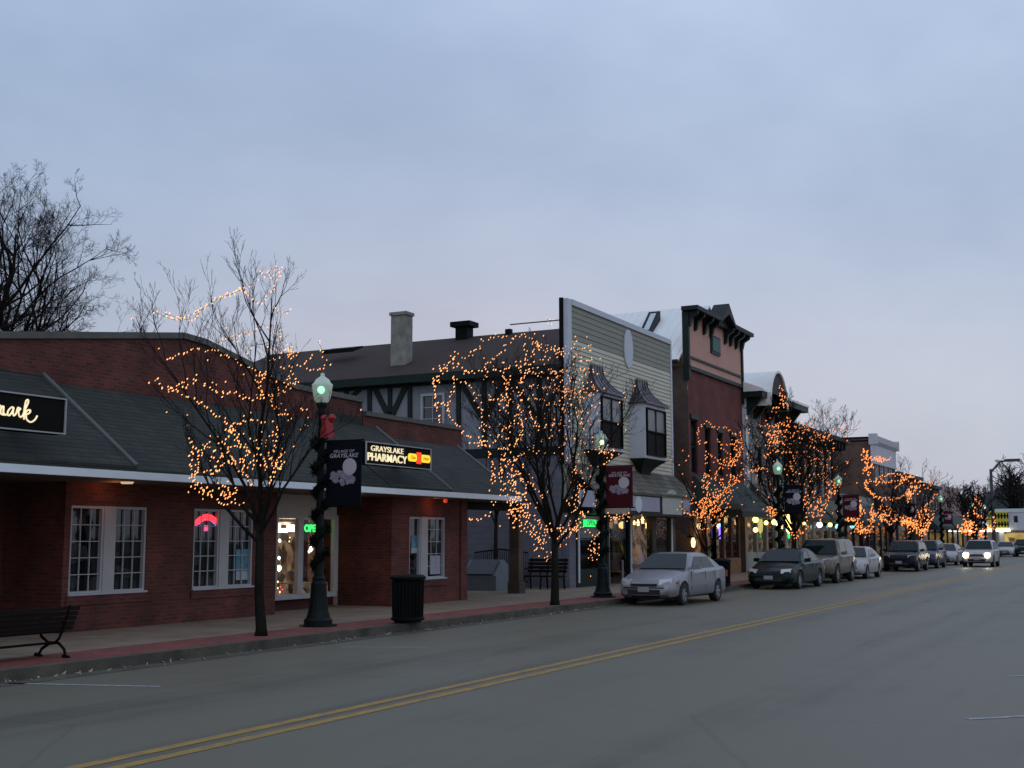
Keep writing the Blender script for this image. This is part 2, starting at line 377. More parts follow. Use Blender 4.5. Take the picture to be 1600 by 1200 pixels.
def tick(a, b, w=.1):
    a = G(*a); b = G(*b); d = (b-a).normalized(); n = Vector((-d.y, d.x, 0))*w/2; z = Vector((0, 0, .004))
    struct('parking_line', MB().quad(a-n+z, b-n+z, b+n+z, a+n+z), M['paint_white'])
tick((12, 1068), (250, 1073), .09); tick((535, 1011), (670, 1012), .08); tick((1512, 1124), (1606, 1119), .09); tick((1576, 1057), (1604, 1056), .09)
mb = MB()
for i in range(150):
    x = rnd.uniform(9, 55) if i > 60 else rnd.uniform(11, 30); y = KY-abs(rnd.gauss(0, .14))-.03; s = rnd.uniform(.018, .045); a = rnd.uniform(0, 6.3); tl = rnd.uniform(.01, .05)
    p = [(x+cos(a+k*2*pi/5)*s*(1 if k % 2 else .55), y+sin(a+k*2*pi/5)*s*(1 if k % 2 else .55), .012+(tl if k == 1 else 0)) for k in range(5)]
    mb.add(p, [(0, 1, 2, 3, 4)])
tag(mb.build('fallen_leaves', M['leafmat']), 'dry brown leaves lying in the gutter along the kerb', 'leaves', kind='stuff')

# ---------------------------------------------------------------- facade helpers
def FR(Y): return lambda a, z, d=0: (a, Y+d, z)                 # wall facing the street
def SD(X): return lambda a, z, d=0: (X+d, a, z)                 # wall facing back down the street
def abox(mb, P, a0, a1, z0, z1, d0, d1, mi=0):
    mb.hexa([P(a0, z0, d0), P(a1, z0, d0), P(a1, z0, d1), P(a0, z0, d1), P(a0, z1, d0), P(a1, z1, d0), P(a1, z1, d1), P(a0, z1, d1)], mi)
def wall(mb, P, a0, a1, z0, z1, ops=(), dep=.14, thick=.25, mi=0):
    A = sorted({a0, a1, *[q for o in ops for q in o[:2]]}); Z = sorted({z0, z1, *[q for o in ops for q in o[2:]]})
    for i in range(len(A)-1):
        for j in range(len(Z)-1):
            ac, zc = (A[i]+A[i+1])/2, (Z[j]+Z[j+1])/2
            if any(o[0] < ac < o[1] and o[2] < zc < o[3] for o in ops): continue
            mb.quad(P(A[i], Z[j]), P(A[i+1], Z[j]), P(A[i+1], Z[j+1]), P(A[i], Z[j+1]), mi)
    for o in ops:
        b0, b1, y0, y1 = o
        for q in (((b0, y0), (b1, y0)), ((b1, y0), (b1, y1)), ((b1, y1), (b0, y1)), ((b0, y1), (b0, y0))):
            mb.quad(P(*q[0], 0), P(*q[1], 0), P(*q[1], dep), P(*q[0], dep), mi)
def window(parent, P, a0, a1, z0, z1, cols=2, rows=2, fw=.05, mw=.018, d=.06, fm='vinyl', gm='glass', sill=None, name='window', nopane=False, d_glass=.05):
    mb = MB()
    abox(mb, P, a0, a1, z0, z0+fw, d-.03, d+.06); abox(mb, P, a0, a1, z1-fw, z1, d-.03, d+.06)
    abox(mb, P, a0, a0+fw, z0+fw, z1-fw, d-.03, d+.06); abox(mb, P, a1-fw, a1, z0+fw, z1-fw, d-.03, d+.06)
    for i in range(1, cols): a = a0+fw+(a1-a0-2*fw)*i/cols; abox(mb, P, a-mw/2, a+mw/2, z0+fw, z1-fw, d+.004, d+.03)
    for j in range(1, rows): z = z0+fw+(z1-z0-2*fw)*j/rows; abox(mb, P, a0+fw, a1-fw, z-mw/2, z+mw/2, d+.002, d+.032)
    o = mb.build(name, M[fm], parent)
    if not nopane:
        p = MB(); p.quad(P(a0+fw, z0+fw, d+d_glass), P(a1-fw, z0+fw, d+d_glass), P(a1-fw, z1-fw, d+d_glass), P(a0+fw, z1-fw, d+d_glass)); p.build('pane', M[gm], o)
    if sill:
        s = MB(); abox(s, P, a0-.04, a1+.04, z0-.07, z0-.002, -.06, d+.06); s.build('sill', M[sill], o)
    return o
def pr(x0, x1, y0, y1, Y):     # a pixel rectangle of the photo put on the plane y=Y -> a0,a1,z0,z1
    xm = (x0+x1)/2; return PY(x0, y0, Y).x, PY(x1, y0, Y).x, PY(xm, y1, Y).z, PY(xm, y0, Y).z
def prs(x0, x1, y0, y1, X):
    xm = (x0+x1)/2; b, a = PX(x0, y0, X).y, PX(x1, y0, X).y; return a, b, PX(xm, y1, X).z, PX(xm, y0, X).z
def text(parent, s, loc, size, m, face='Y', ext=.01, align='CENTER', sx=1., shear=0, name='lettering', bold=0.):
    c = bpy.data.curves.new(name, 'FONT'); c.body = s; c.size = size; c.extrude = ext; c.align_x = align; c.align_y = 'CENTER'; c.shear = shear; c.offset = bold
    c.materials.append(M[m]); o = bpy.data.objects.new(name, c); col.objects.link(o); o.parent = parent
    off = WL.get(parent.name, Vector((0, 0, 0))); o.location = Vector(loc)-off; WL[o.name] = off
    o.rotation_euler = (pi/2, 0, 0) if face == 'Y' else (pi/2, 0, -pi/2); o.scale = (sx, 1, 1)
    return o

# ---------------------------------------------------------------- 1. brick shop row with the shingled eave
SH = thing('brick_shop', (22, 17.2, 0), 'long low red brick shop with grey shingled eave and stepped brick parapet', 'shop building')
A0, A1, AY = 15.74, 21.75, 17.2
B0, B1, BY = 25.5, 29.15, 16.6
wA1 = pr(112, 231, 791, 926, AY); wA2 = pr(304, 397, 796, 918, AY); wB = pr(640, 696, 808, 904, BY)
mb = MB()
wall(mb, FR(AY), A0, A1, .1, 3.1, [wA1, wA2]); wall(mb, SD(A0), AY, 21, .1, 3.1); wall(mb, SD(A1), AY, 19, .1, 3.1)
wall(mb, FR(BY), B0, B1, .1, 3.1, [wB]); wall(mb, SD(B0), BY, 19, .1, 3.1); wall(mb, SD(B1), BY, 24, .1, 3.1)
mb.box(B1-.28, B1+.05, BY-.05, BY+.28, .15, 2.85)
wall(mb, FR(18.75), 2, A0, .1, 3.1); wall(mb, FR(18.9), A1, B0, .1, 3.1)
# soldier course below the windows
for q in (wA1, wA2, wB):
    Yq = BY if q is wB else AY
    mb.box(q[0]-.05, q[1]+.05, Yq-.03, Yq+.1, q[2]-.19, q[2]-.02)
# upper brick wall with the sloping parapet
UY = 18.3
top = [PY(x, y, UY) for x, y in ((285, 529), (320, 539), (460, 608), (566, 629))]
prof = [(6, top[0].z-1.3), (12, top[0].z-.95), (PY(0, 529, UY).x, PY(0, 529, UY).z), *[(p.x, p.z) for p in top]]
pl = [(8, 3.3)]+[(max(a, 8), b) for a, b in prof[1:]]+[(prof[-1][0], 3.3)]
mb.prism([(a, UY, b) for a, b in pl], (0, .3, 0))
lz = [PY(571, 650, UY), PY(722, 676, UY)]
mb.prism([(lz[0].x-.1, UY+.006, 3.3), (lz[0].x-.1, UY+.006, 5.06), (lz[1].x, UY+.006, 5.04), (lz[1].x, UY+.006, 3.3)], (0, .28, 0))
wall(mb, SD(lz[1].x), UY+.006, 30, 3.0, 5.04)
wall(mb, SD(prof[-1][0]), UY+.3, 30, 3.0, prof[-1][1])
mb.build('wall', M['brick_red'], SH)
mb = MB()
for (a, b), (c, d) in zip(pl[1:-1], pl[2:-1]):
    if c-a < .02: continue
    mb.hexa([(a, UY-.06, b), (c, UY-.06, d), (c, UY+.4, d), (a, UY+.4, b), (a, UY-.06, b+.13), (c, UY-.06, d+.13), (c, UY+.4, d+.13), (a, UY+.4, b+.13)])
mb.box(lz[0].x-.02, lz[1].x+.06, UY-.05, UY+.4, 5.05, 5.17); mb.box(lz[1].x-.3, lz[1].x+.06, UY+.4, 30, 5.05, 5.17)
mb.build('parapet_cap', M['cap'], SH)
# flat roof behind
MB().box(2, 31.5, UY+.28, 30, 4.2, 4.35).build('flat_roof', M['dkgrey'], SH)
# shingled eave: four slopes
EY = 15.9; XA, XB, XC = 16.1, 27.2, 30.0
def slope(mb, x0, x1, zt, yt, lift=0., z0=2.99, x1t=None):
    sl = .74; yt = UY-.006 if yt is None else yt; x1t = x1 if x1t is None else x1t
    zt = z0+sl*(yt-EY)+lift
    mb.hexa([(x0, EY-.03, z0-.03), (x1, EY-.03, z0-.03), (x1t, yt, zt-.06), (x0, yt, zt-.06), (x0, EY-.03, z0+.03+lift), (x1, EY-.03, z0+.03+lift), (x1t, yt, zt), (x0, yt, zt)])
mb = MB()
slope(mb, 2, XA, 0, UY-.01, .07); slope(mb, XA, 24.35, 0, UY-.02); slope(mb, 24.35, XB, 0, UY-.02, .02)
mb.hexa([(2, UY-.01, 4.6), (XA, UY-.01, 4.6), (XA, UY+1.3, 5.6), (2, UY+1.3, 5.6), (2, UY-.01, 4.85), (XA, UY-.01, 4.85), (XA, UY+1.3, 5.8), (2, UY+1.3, 5.8)])
slope(mb, XB, 31.0, 0, 17.95, -.03)
mb.box(24.6, 26.6, UY-.02, UY-.005, 4.6, 5.0)
mb.prism([(31.0, EY, 2.96), (31.0, UY+.1, 2.96), (31.0, 17.95, 4.5)], (.03, 0, 0))
mb.build('shingle_roof', M['shingle_grey'], SH)
mb = MB()
for X, ye, l in ((XA, 19.6, .09), (XB, UY-.05, .03), (31.02, 17.95, -.01)):
    MB().tube([(X, EY-.03, 3.0+l), (X, ye, 3.0+.74*(ye-EY)+l)], .05, 6).build('roof_edge_trim', M['hiptrim'], SH)
MB().box(2, 31.1, EY-.06, EY-.01, 2.85, 2.985).build('fascia', M['fascia'], SH)
MB().box(2, 31.05, EY-.01, 19.0, 2.835, 2.87).build('soffit', M['soffit'], SH)
for x, y in ((218, 751), (568, 771)):
    p = PY(x, y, 16.15); MB().lathe((p.x, 16.45, 2.80), [(.0, .0), (.10, 0), (.12, .035)], 14).build('soffit_light', M['soffit_lamp'], SH)
p = PY(701, 783, 16.2); MB().lathe((p.x, 16.3, 2.72), [(0, 0), (.05, .02), (.06, .07), (.04, .115)], 10).build('spotlight', M['soffit_red'], SH)
# windows
def pairwin(q, Y, split, cols, rows):
    P = FR(Y); a0, a1, z0, z1 = q; s0, s1 = split
    window(SH, P, a0, s0, z0, z1, cols, rows, .05, .016, .05, sill=None); window(SH, P, s1, a1, z0, z1, cols, rows, .05, .016, .05)
    m_ = MB(); abox(m_, P, s0, s1, z0, z1, .0, .1); m_.build('mullion', M['frame_white'], SH)
    m_ = MB(); abox(m_, P, a0-.02, a1+.02, z0-.025, z0+.012, -.05, .02); m_.build('window_sill', M['vinyl'], SH)
xs = lambda x, Y, y=860: PY(x, y, Y).x
pairwin(wA1, AY, (xs(162, AY), xs(178, AY)), 3, 5); pairwin(wA2, AY, (xs(343, AY), xs(356, AY)), 3, 5); pairwin(wB, BY, (xs(658, BY), xs(668, BY)), 1, 1)
# muntins only in the upper sash of the right hand shop window
mb = MB()
for q in (wB,):
    for k in range(1, 3): a = xs(669, BY)+(xs(694, BY)-xs(669, BY))*k/3; mb.box(a-.008, a+.008, BY+.075, BY+.09, wB[2]+.1, wB[3]-.06)
    for k in range(1, 5): z = wB[2]+(wB[3]-wB[2])*k/5; mb.box(xs(669, BY), xs(694, BY), BY+.077, BY+.092, z-.008, z+.008)
mb.build('muntin', M['vinyl'], SH)
def flat(name, par, x0, x1, y0, y1, Y, m, t=.008):
    a0, a1, z0, z1 = pr(x0, x1, y0, y1, Y); return MB().box(a0, a1, Y, Y+t, z0, z1).build(name, M[m], par)
# posters in the windows
P1 = thing('poster', (xs(380, AY), AY+.09, 1.3), 'blue and white poster in the second shop window, behind the near tree', 'poster')
flat('print', P1, 369, 390, 858, 892, AY+.088, 'poster_blue'); flat('caption', P1, 369, 390, 892, 906, AY+.088, 'poster_white')
P2 = thing('poster', (xs(648, BY), BY+.09, 1.5), 'blue poster in the small shop window above the black bin', 'poster')
flat('print', P2, 643, 655, 837, 856, BY+.088, 'poster_blue'); flat('caption', P2, 643, 655, 856, 864, BY+.088, 'poster_white')
P3 = thing('poster', (xs(680, BY), BY+.09, 1.2), 'pale violet poster low in the pane nearest the brick corner', 'poster')
flat('print', P3, 672, 688, 868, 897, BY+.088, 'sign_panel')
# neon ribbon
NE = thing('neon_sign', (xs(322, AY), AY+.09, 2.3), 'red neon ribbon sign glowing in the shop window, an arch over a pink square', 'neon sign')
a0, a1, z0, z1 = pr(305, 342, 801, 826, AY+.085)
mb = MB(); c = (a0+a1)/2; hw = (a1-a0)/2
for r in range(4):
    pts = [(c+hw*(k/8-1)*1.0, AY+.08, z0+.09+(z1-z0-.12)*cos((k/8-1)*1.25)*(.95)-r*.035) for k in range(17)]
    mb.tube(pts, .013, 5)
mb.build('arch_tube', M['neon_red'], NE)
mb = MB(); mb.tube([(c-hw*.7, AY+.083, z0+.08), (c-hw*.2, AY+.083, z0+.19), (c+hw*.3, AY+.083, z0+.17), (c+hw*.8, AY+.083, z0+.05)], .010, 5); mb.build('blue_tube', M['neon_blue'], NE)
MB().box(c-.085, c+.06, AY+.078, AY+.088, z0-.05, z0+.07).build('pink_panel', M['neon_pink'], NE)
# bay window and door in the recess
VY = 17.75
b0, b1 = xs(431, VY), xs(527, VY); bz0, bz1 = PY(450, 937, VY).z, PY(450, 803, VY).z
mb = MB(); mb.box(b0, b1, VY, 18.85, bz0, bz0+.12); mb.box(b0, b1, VY, 18.85, bz1-.10, bz1); mb.box(b0, b1, VY+.03, 18.85, bz1, 2.84)
for xa, xb in ((430, 433), (465, 473), (521, 527)): mb.box(xs(xa, VY), xs(xb, VY), VY-.02, VY+.08, bz0+.12, bz1-.1)
bay = mb.build('bay_window', M['frame_white'], SH)
MB().quad((b0, VY+.05, bz0+.12), (b1, VY+.05, bz0+.12), (b1, VY+.05, bz1-.1), (b0, VY+.05, bz1-.1)).build('pane', M['shop_glass'], bay)
MB().box(b0+.02, b1-.02, 18.80, 18.88, bz0, bz1-.1).build('lit_interior', M['shop_bay'], bay)
MB().box(xs(502, VY), xs(520, VY), VY+.35, VY+.4, bz0+.12, bz1-.1).build('curtain', M['curtain'], bay)
MB().box(b0+.05, b1-.1, VY+.2, VY+.9, bz0+.12, bz0+.35).build('display_shelf', M['shop_dim'], bay)
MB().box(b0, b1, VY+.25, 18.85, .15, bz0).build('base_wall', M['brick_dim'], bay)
def lit(name, x0, x1, y0, y1, Y, m, label, cat='lamp', grp=None):
    a0, a1, z0, z1 = pr(x0, x1, y0, y1, Y); r = thing(name, ((a0+a1)/2, Y, z0), label, cat, grp); return r, a0, a1, z0, z1
r, a0, a1, z0, z1 = lit('light_fixture', 431, 455, 818, 832, 18.4, '', 'white ceiling light seen through the bay window of the brick shop', 'ceiling light')
MB().box(a0, a0+(a1-a0)*.55, 18.3, 18.4, z0, z0+(z1-z0)*.45).box(a0, a0+.06, 18.3, 18.4, z0+(z1-z0)*.45, z1).box(a0+(a1-a0)*.72, a1, 18.3, 18.4, z0+.02, z1-.03).build('tube_light', M['lamp_white'], r)
MB().box(a0, a1, 18.405, 18.44, z1-.03, z1+.04).build('housing', M['vinyl'], r)
r, a0, a1, z0, z1 = lit('neon_sign', 474, 502, 819, 833, 18.1, '', 'small green neon OPEN sign in the bay window behind the lamp post', 'neon sign')
ww = a1-a0; ttt = text(r, 'OPEN', ((a0+a1)/2, 18.1, (z0+z1)/2), .24, 'neon_green', bold=.008)
MB().box(a0-.03, a1+.03, 18.13, 18.16, z0-.04, z1+.04).build('backing', M['black'], r)
r = thing('string_lights', (xs(440, 18.0), 18.0, 1), 'short string of white and red bulbs hanging inside the bay window', 'string lights')
for x, y, s, m_ in ((437, 845, .035, 'lamp_white'), (436, 872, .035, 'lamp_white'), (436, 888, .06, 'lamp_white'), (452, 846, .015, 'lamp_warm'), (453, 840, .012, 'lamp_warm'), (434, 909, .018, 'lamp_warm'),
                    (438, 917, .02, 'neon_red'), (434, 919, .016, 'lamp_warm'), (441, 921, .016, 'neon_red'), (437, 925, .018, 'lamp_warm'), (488, 843, .03, 'lamp_white'), (486, 858, .05, 'lamp_white'), (483, 862, .03, 'lamp_white')):
    p = PY(x, y, 17.95); MB().lathe(p, [(0, -s*1.4), (s*.8, -s*.5), (s, .1*s), (s*.6, s), (0, s*1.3)], 8).build('bulb', M[m_], r, smooth=True)
MB().tube([PY(436, 835, 17.97), PY(438, 860, 17.97), PY(435, 890, 17.97), PY(437, 925, 17.97)], .004, 4).build('wire', M['black'], r)
DY = 18.2
d0, d1, dz1 = xs(528, DY), xs(556, DY), PY(542, 806, DY).z
mb = MB(); fw = .13
mb.box(d0, d0+.07, DY, DY+.12, .15, dz1); mb.box(d1-.16, d1, DY, DY+.12, .15, dz1); mb.box(d0+.07, d1-.16, DY, DY+.12, dz1-.32, dz1); mb.box(d0+.07, d1-.16, DY, DY+.12, .15, .42)
door = mb.build('door', M['frame_white'], SH)
MB().quad((d0+.07, DY+.06, .42), (d1-.16, DY+.06, .42), (d1-.16, DY+.06, dz1-.32), (d0+.07, DY+.06, dz1-.32)).build('pane', M['glass'], door)
MB().box(d0+.10, d0+.20, DY-.04, DY, 1.02, 1.08).build('handle', M['black'], door)
p4 = thing('paper_notice', (xs(540, DY), DY+.04, 1.9), 'white paper notices taped inside the glass shop door', 'notice')
flat('sheet', p4, 538, 546, 837, 862, DY+.045, 'poster_white'); flat('sheet', p4, 530, 536, 842, 853, DY+.045, 'poster_white'); flat('sheet', p4, 537, 545, 903, 914, DY+.045, 'bannercream')
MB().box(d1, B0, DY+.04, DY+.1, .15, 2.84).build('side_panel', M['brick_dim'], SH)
MB().tube([(B1+.10, BY+.1, .15), (B1+.10, BY+.1, 2.83)], .05, 8).build('downspout', M['metal_pipe'], SH)

# signs on the eave
def signbox(x0, x1, y0l, y1l, Y, name, label):
    a0, a1 = PY(x0, y0l, Y).x, PY(x1, y0l, Y).x; z1, z0 = PY(x0, y0l, Y).z, PY(x0, y1l, Y).z
    r = thing(name, ((a0+a1)/2, Y, z0), label, 'sign')
    MB().box(a0, a1, Y, Y+.28, z0, z1).build('cabinet', M['black'], r)
    e = .022; mb = MB(); mb.box(a0, a1, Y-.03, Y, z1-e, z1); mb.box(a0, a1, Y-.03, Y, z0, z0+e); mb.box(a0, a0+e, Y-.03, Y, z0+e, z1-e); mb.box(a1-e, a1, Y-.03, Y, z0+e, z1-e)
    mb.build('frame', M['vinyl'], r)
    mb = MB()
    for a in (a0+.3, a1-.3): mb.box(a-.04, a+.04, Y+.27, Y+1.1, z0+.1, z0+.18); mb.box(a-.04, a+.04, Y+.27, Y+1.3, z1-.2, z1-.12)
    mb.build('bracket', M['black'], r)
    return r, a0, a1, z0, z1
SY = 15.75
r, a0, a1, z0, z1 = signbox(571, 673, 689, 725, SY, 'shop_sign', 'black lit sign reading GRAYSLAKE PHARMACY with a yellow and red capsule')
W_, H_ = a1-a0, z1-z0
t1_ = text(r, 'GRAYSLAKE', (a0+W_*.315, SY-.012, z0+H_*.71), H_*.36, 'sign_letter', sx=1.0, bold=-.002)
t2_ = text(r, 'PHARMACY', (a0+W_*.315, SY-.012, z0+H_*.33), H_*.48, 'sign_letter', sx=1.0, bold=.003)
TXT_FIT = [(t1_, W_*.48), (t2_, W_*.585)]
def pill(a, b, za, zb, mb, Y0, Y1):
    h = (zb-za)/2; pts = [(a+h*.7-h*.7*cos(t), Y0, (za+zb)/2+h*sin(t)) for t in np.linspace(-pi/2, pi/2, 7)]+[(b-h*.7+h*.7*cos(t), Y0, (za+zb)/2+h*sin(t)) for t in np.linspace(pi/2, -pi/2, 7)]
    mb.prism(pts, (0, Y1-Y0, 0)); return mb
cz = z0+H_*.5
pill(a0+W_*.63, a0+W_*.765, cz-.095, cz+.095, MB(), SY-.02, SY-.002).build('capsule_left', M['sign_yellow'], r)
pill(a0+W_*.835, a0+W_*.985, cz-.095, cz+.095, MB(), SY-.02, SY-.002).build('capsule_right', M['sign_yellow'], r)
MB().box(a0+W_*.765, a0+W_*.835, SY-.024, SY-.002, cz-.14, cz+.14).build('capsule_band', M['sign_red'], r)
text(r, 'One', (a0+W_*.70, SY-.024, cz), .12, 'sign_ink', bold=.003, ext=.003, shear=.3); text(r, 'Hour', (a0+W_*.91, SY-.024, cz), .12, 'sign_ink', bold=.003, ext=.003, shear=.3)
r, a0, a1, z0, z1 = signbox(-40, 104, 609-4, 670-4, SY, 'shop_sign', 'long black sign with cream script lettering ending in mark, above the eave')
# the script: pen strokes measured from the photo (pixels of the sign)
def stroke(mb, pts, w):
    P_ = [Vector(p) for p in pts]; sm = []
    for i in range(len(P_)-1):
        p0, p1, p2, p3 = P_[max(i-1, 0)], P_[i], P_[i+1], P_[min(i+2, len(P_)-1)]
        for k in range(5):
            t = k/5; sm.append(.5*((2*p1)+(-p0+p2)*t+(2*p0-5*p1+4*p2-p3)*t*t+(-p0+3*p1-3*p2+p3)*t**3))
    sm.append(P_[-1]); mb.tube(sm, w, 6)
def zp(x, y): return PY(x/13.333, 600+y/13.333, SY-.03)
mb = MB()
for s in ([(-300, 640), (-270, 470), (-230, 440), (-205, 480), (-220, 620)], [(-215, 600), (-160, 440), (-120, 440), (-110, 500), (-120, 630)], [(-120, 600), (-60, 470), (-20, 440), (20, 480), (10, 600), (60, 640), (100, 620)],
          [(-30, 620), (0, 580), (40, 480), (75, 470), (70, 560), (75, 640), (130, 640)],
          [(290, 500), (240, 485), (170, 560), (160, 640), (200, 650), (260, 570), (280, 510)], [(285, 500), (270, 600), (290, 660), (340, 600), (370, 500), (400, 500), (430, 520)],
          [(430, 520), (390, 560), (395, 650), (430, 690), (470, 660)], [(470, 660), (530, 520), (590, 380), (580, 330), (545, 350), (520, 450), (500, 600), (500, 740)],
          [(505, 640), (560, 560), (620, 540), (630, 580), (590, 620), (545, 630)], [(545, 630), (550, 720), (600, 780), (660, 790), (730, 740), (775, 660)]):
    stroke(mb, [zp(*q) for q in s], .014)
mb.build('lettering', M['sign_letter'], r)

# ---------------------------------------------------------------- 2. timbered building with the sided false front
TX, FY = 37.37, 17.3
TD = thing('timbered_building', (42, 20, 0), 'two storey building with pale sided false front, timbered flank and brown roof', 'building')
X1 = 47.7; TOP = 10.0
mb = MB(); wall(mb, SD(TX), FY+.2, 33, 0, 7.75); mb.build('side_wall', M['stucco'], TD)
mb = MB(); wall(mb, SD(TX-.012), FY+.2, 33, 0, 4.55); mb.build('block_wall', M['block_grey'], TD)
mb = MB()
def timber(p, q, w=.16, X=TX):
    p = PX(*p, X); q = PX(*q, X); d = (q-p).normalized(); n = Vector((0, -d.z, d.y))*w/2
    mb.prism([p-n+Vector((-.07, 0, 0)), q-n+Vector((-.07, 0, 0)), q+n+Vector((-.07, 0, 0)), p+n+Vector((-.07, 0, 0))], (.075, 0, 0))
for x in (542, 578, 610, 641): timber((x, 596), (x+1, 720), .17)
timber((545, 625), (572, 600)); timber((583, 600), (607, 648), .2); timber((614, 648), (636, 600), .2)
for x in (717, 757, 797, 843): timber((x, 590), (x+1, 712), .17)
for a, b in (((720, 596), (752, 650)), ((790, 594), (760, 650)), ((802, 596), (838, 650)), ((878, 592), (848, 650))): timber(a, b, .18)
mb.box(TX-.08, TX, FY+.2, 33, 4.62, 4.92); mb.box(TX-.075, TX, FY+.2, 33, 7.3, 7.7)
for i in range(9):
    y = 23.9+i*1.05
mb.build('timber', M['tudor_green'], TD)
mb = MB()
RX, RZ, EZ = 42.4, 9.92, 7.72
mb.hexa([(TX-.45, FY+.15, EZ-.22), (RX, FY+.15, RZ-.2), (RX, 34, RZ-.2), (TX-.45, 34, EZ-.22), (TX-.45, FY+.15, EZ-.06), (RX, FY+.15, RZ), (RX, 34, RZ), (TX-.45, 34, EZ-.06)])
mb.hexa([(RX, FY+.15, RZ-.2), (47.8, FY+.15, EZ), (47.8, 34, EZ), (RX, 34, RZ-.2), (RX, FY+.15, RZ), (47.8, FY+.15, EZ+.2), (47.8, 34, EZ+.2), (RX, 34, RZ)])
mb.build('roof', M['shingle_brown'], TD)
mb = MB(); mb.box(TX-.5, TX-.45, FY+.15, 34, EZ-.34, EZ-.05); mb.box(TX-.45, TX, FY+.15, 34, EZ-.34, EZ-.25); mb.build('eave_board', M['dkgreen'], TD)
qa = PX(612, 566, TX+1.3); cx = TX+1.15
c0, c1 = PX(611, 488, cx).y, PX(638, 488, cx).y
mb = MB(); mb.box(cx, cx+.5, c1+.12, c0, 7.9, PX(625, 492, cx).z); mb.box(cx-.05, cx+.55, c1+.07, c0+.05, PX(625, 492, cx).z, PX(625, 487, cx).z)
mb.build('chimney', M['chimney'], TD)
vx = RX-.2; v0, v1 = PX(715, 510, vx), PX(736, 510, vx); zt = PX(725, 504, vx).z
mb = MB(); mb.box(vx-.25, vx+.25, v1.y+.04, v0.y-.04, 9.6, zt-.2); mb.box(vx-.38, vx+.38, v1.y-.14, v0.y+.14, zt-.2, zt); mb.build('roof_vent', M['black'], TD)
v = PX(795, 516, vx); MB().box(vx-.1, vx+.1, v.y-.12, v.y+.12, 9.8, v.z+.04).build('roof_vent', M['black'], TD)
q = prs(660, 697, 615, 668, TX); window(TD, SD(TX-.08), q[0], q[1], q[2]-.2, q[3], 2, 3, .09, .03, -.02, 'vinyl', 'glass_upper')
# dark low shape on the roof (a second vent slope)
v = PX(525, 548, TX+2.4); MB().hexa([(TX+2.3, v.y-.9, v.z-.12), (TX+3.0, v.y-.9, v.z+.15), (TX+3.0, v.y+.6, v.z+.15), (TX+2.3, v.y+.6, v.z-.12), (TX+2.3, v.y-.9, v.z+.05), (TX+3.0, v.y-.9, v.z+.22), (TX+3.0, v.y+.6, v.z+.22), (TX+2.3, v.y+.6, v.z+.05)]).build('roof_vent', M['black'], TD)
# false front of lapped boards
def clap(mb, x0, x1, z0, z1, Y, h=.155, proud=.03, holes=()):
    z = z0; n = int(round((z1-z0)/h)); h = (z1-z0)/n
    for i in range(n):
        za, zb = z0+i*h, z0+(i+1)*h
        segs = [(x0, x1)]
        for hx0, hx1, hz0, hz1 in holes:
            if hz0 < (za+zb)/2 < hz1: segs = [s for a, b in segs for s in ((a, min(b, hx0)), (max(a, hx1), b)) if s[1]-s[0] > .02]
        for a, b in segs:
            mb.quad((a, Y-proud, za), (b, Y-proud, za), (b, Y, zb), (a, Y, zb)); mb.quad((a, Y, za), (b, Y, za), (b, Y-proud, za), (a, Y-proud, za))
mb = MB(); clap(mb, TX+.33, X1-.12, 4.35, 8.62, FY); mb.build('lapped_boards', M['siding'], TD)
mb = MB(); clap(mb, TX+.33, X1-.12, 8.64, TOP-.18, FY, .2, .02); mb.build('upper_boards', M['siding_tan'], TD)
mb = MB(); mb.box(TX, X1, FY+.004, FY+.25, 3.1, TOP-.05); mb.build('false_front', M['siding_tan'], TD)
mb = MB(); mb.box(TX-.02, TX+.33, FY-.05, FY+.10, 4.3, TOP); mb.box(X1-.12, X1+.02, FY-.05, FY+.27, 4.3, TOP); mb.box(TX+.33, X1-.12, FY-.07, FY+.27, TOP-.18, TOP+.02)
mb.build('corner_board', M['trim_grey'], TD)
MB().box(TX-.06, TX-.004, FY+.105, FY+.25, 4.3, TOP+.03).build('gutter_pipe', M['black'], TD)
p = PY(980, 545, FY); mb = MB(); mb.prism([(p.x+.44*cos(t), FY-.07, p.z+.66*sin(t)*1.13) for t in np.linspace(0, 2*pi, 28)[:-1]], (0, .05, 0)); mb.build('oval_plaque', M['trim_grey'], TD)
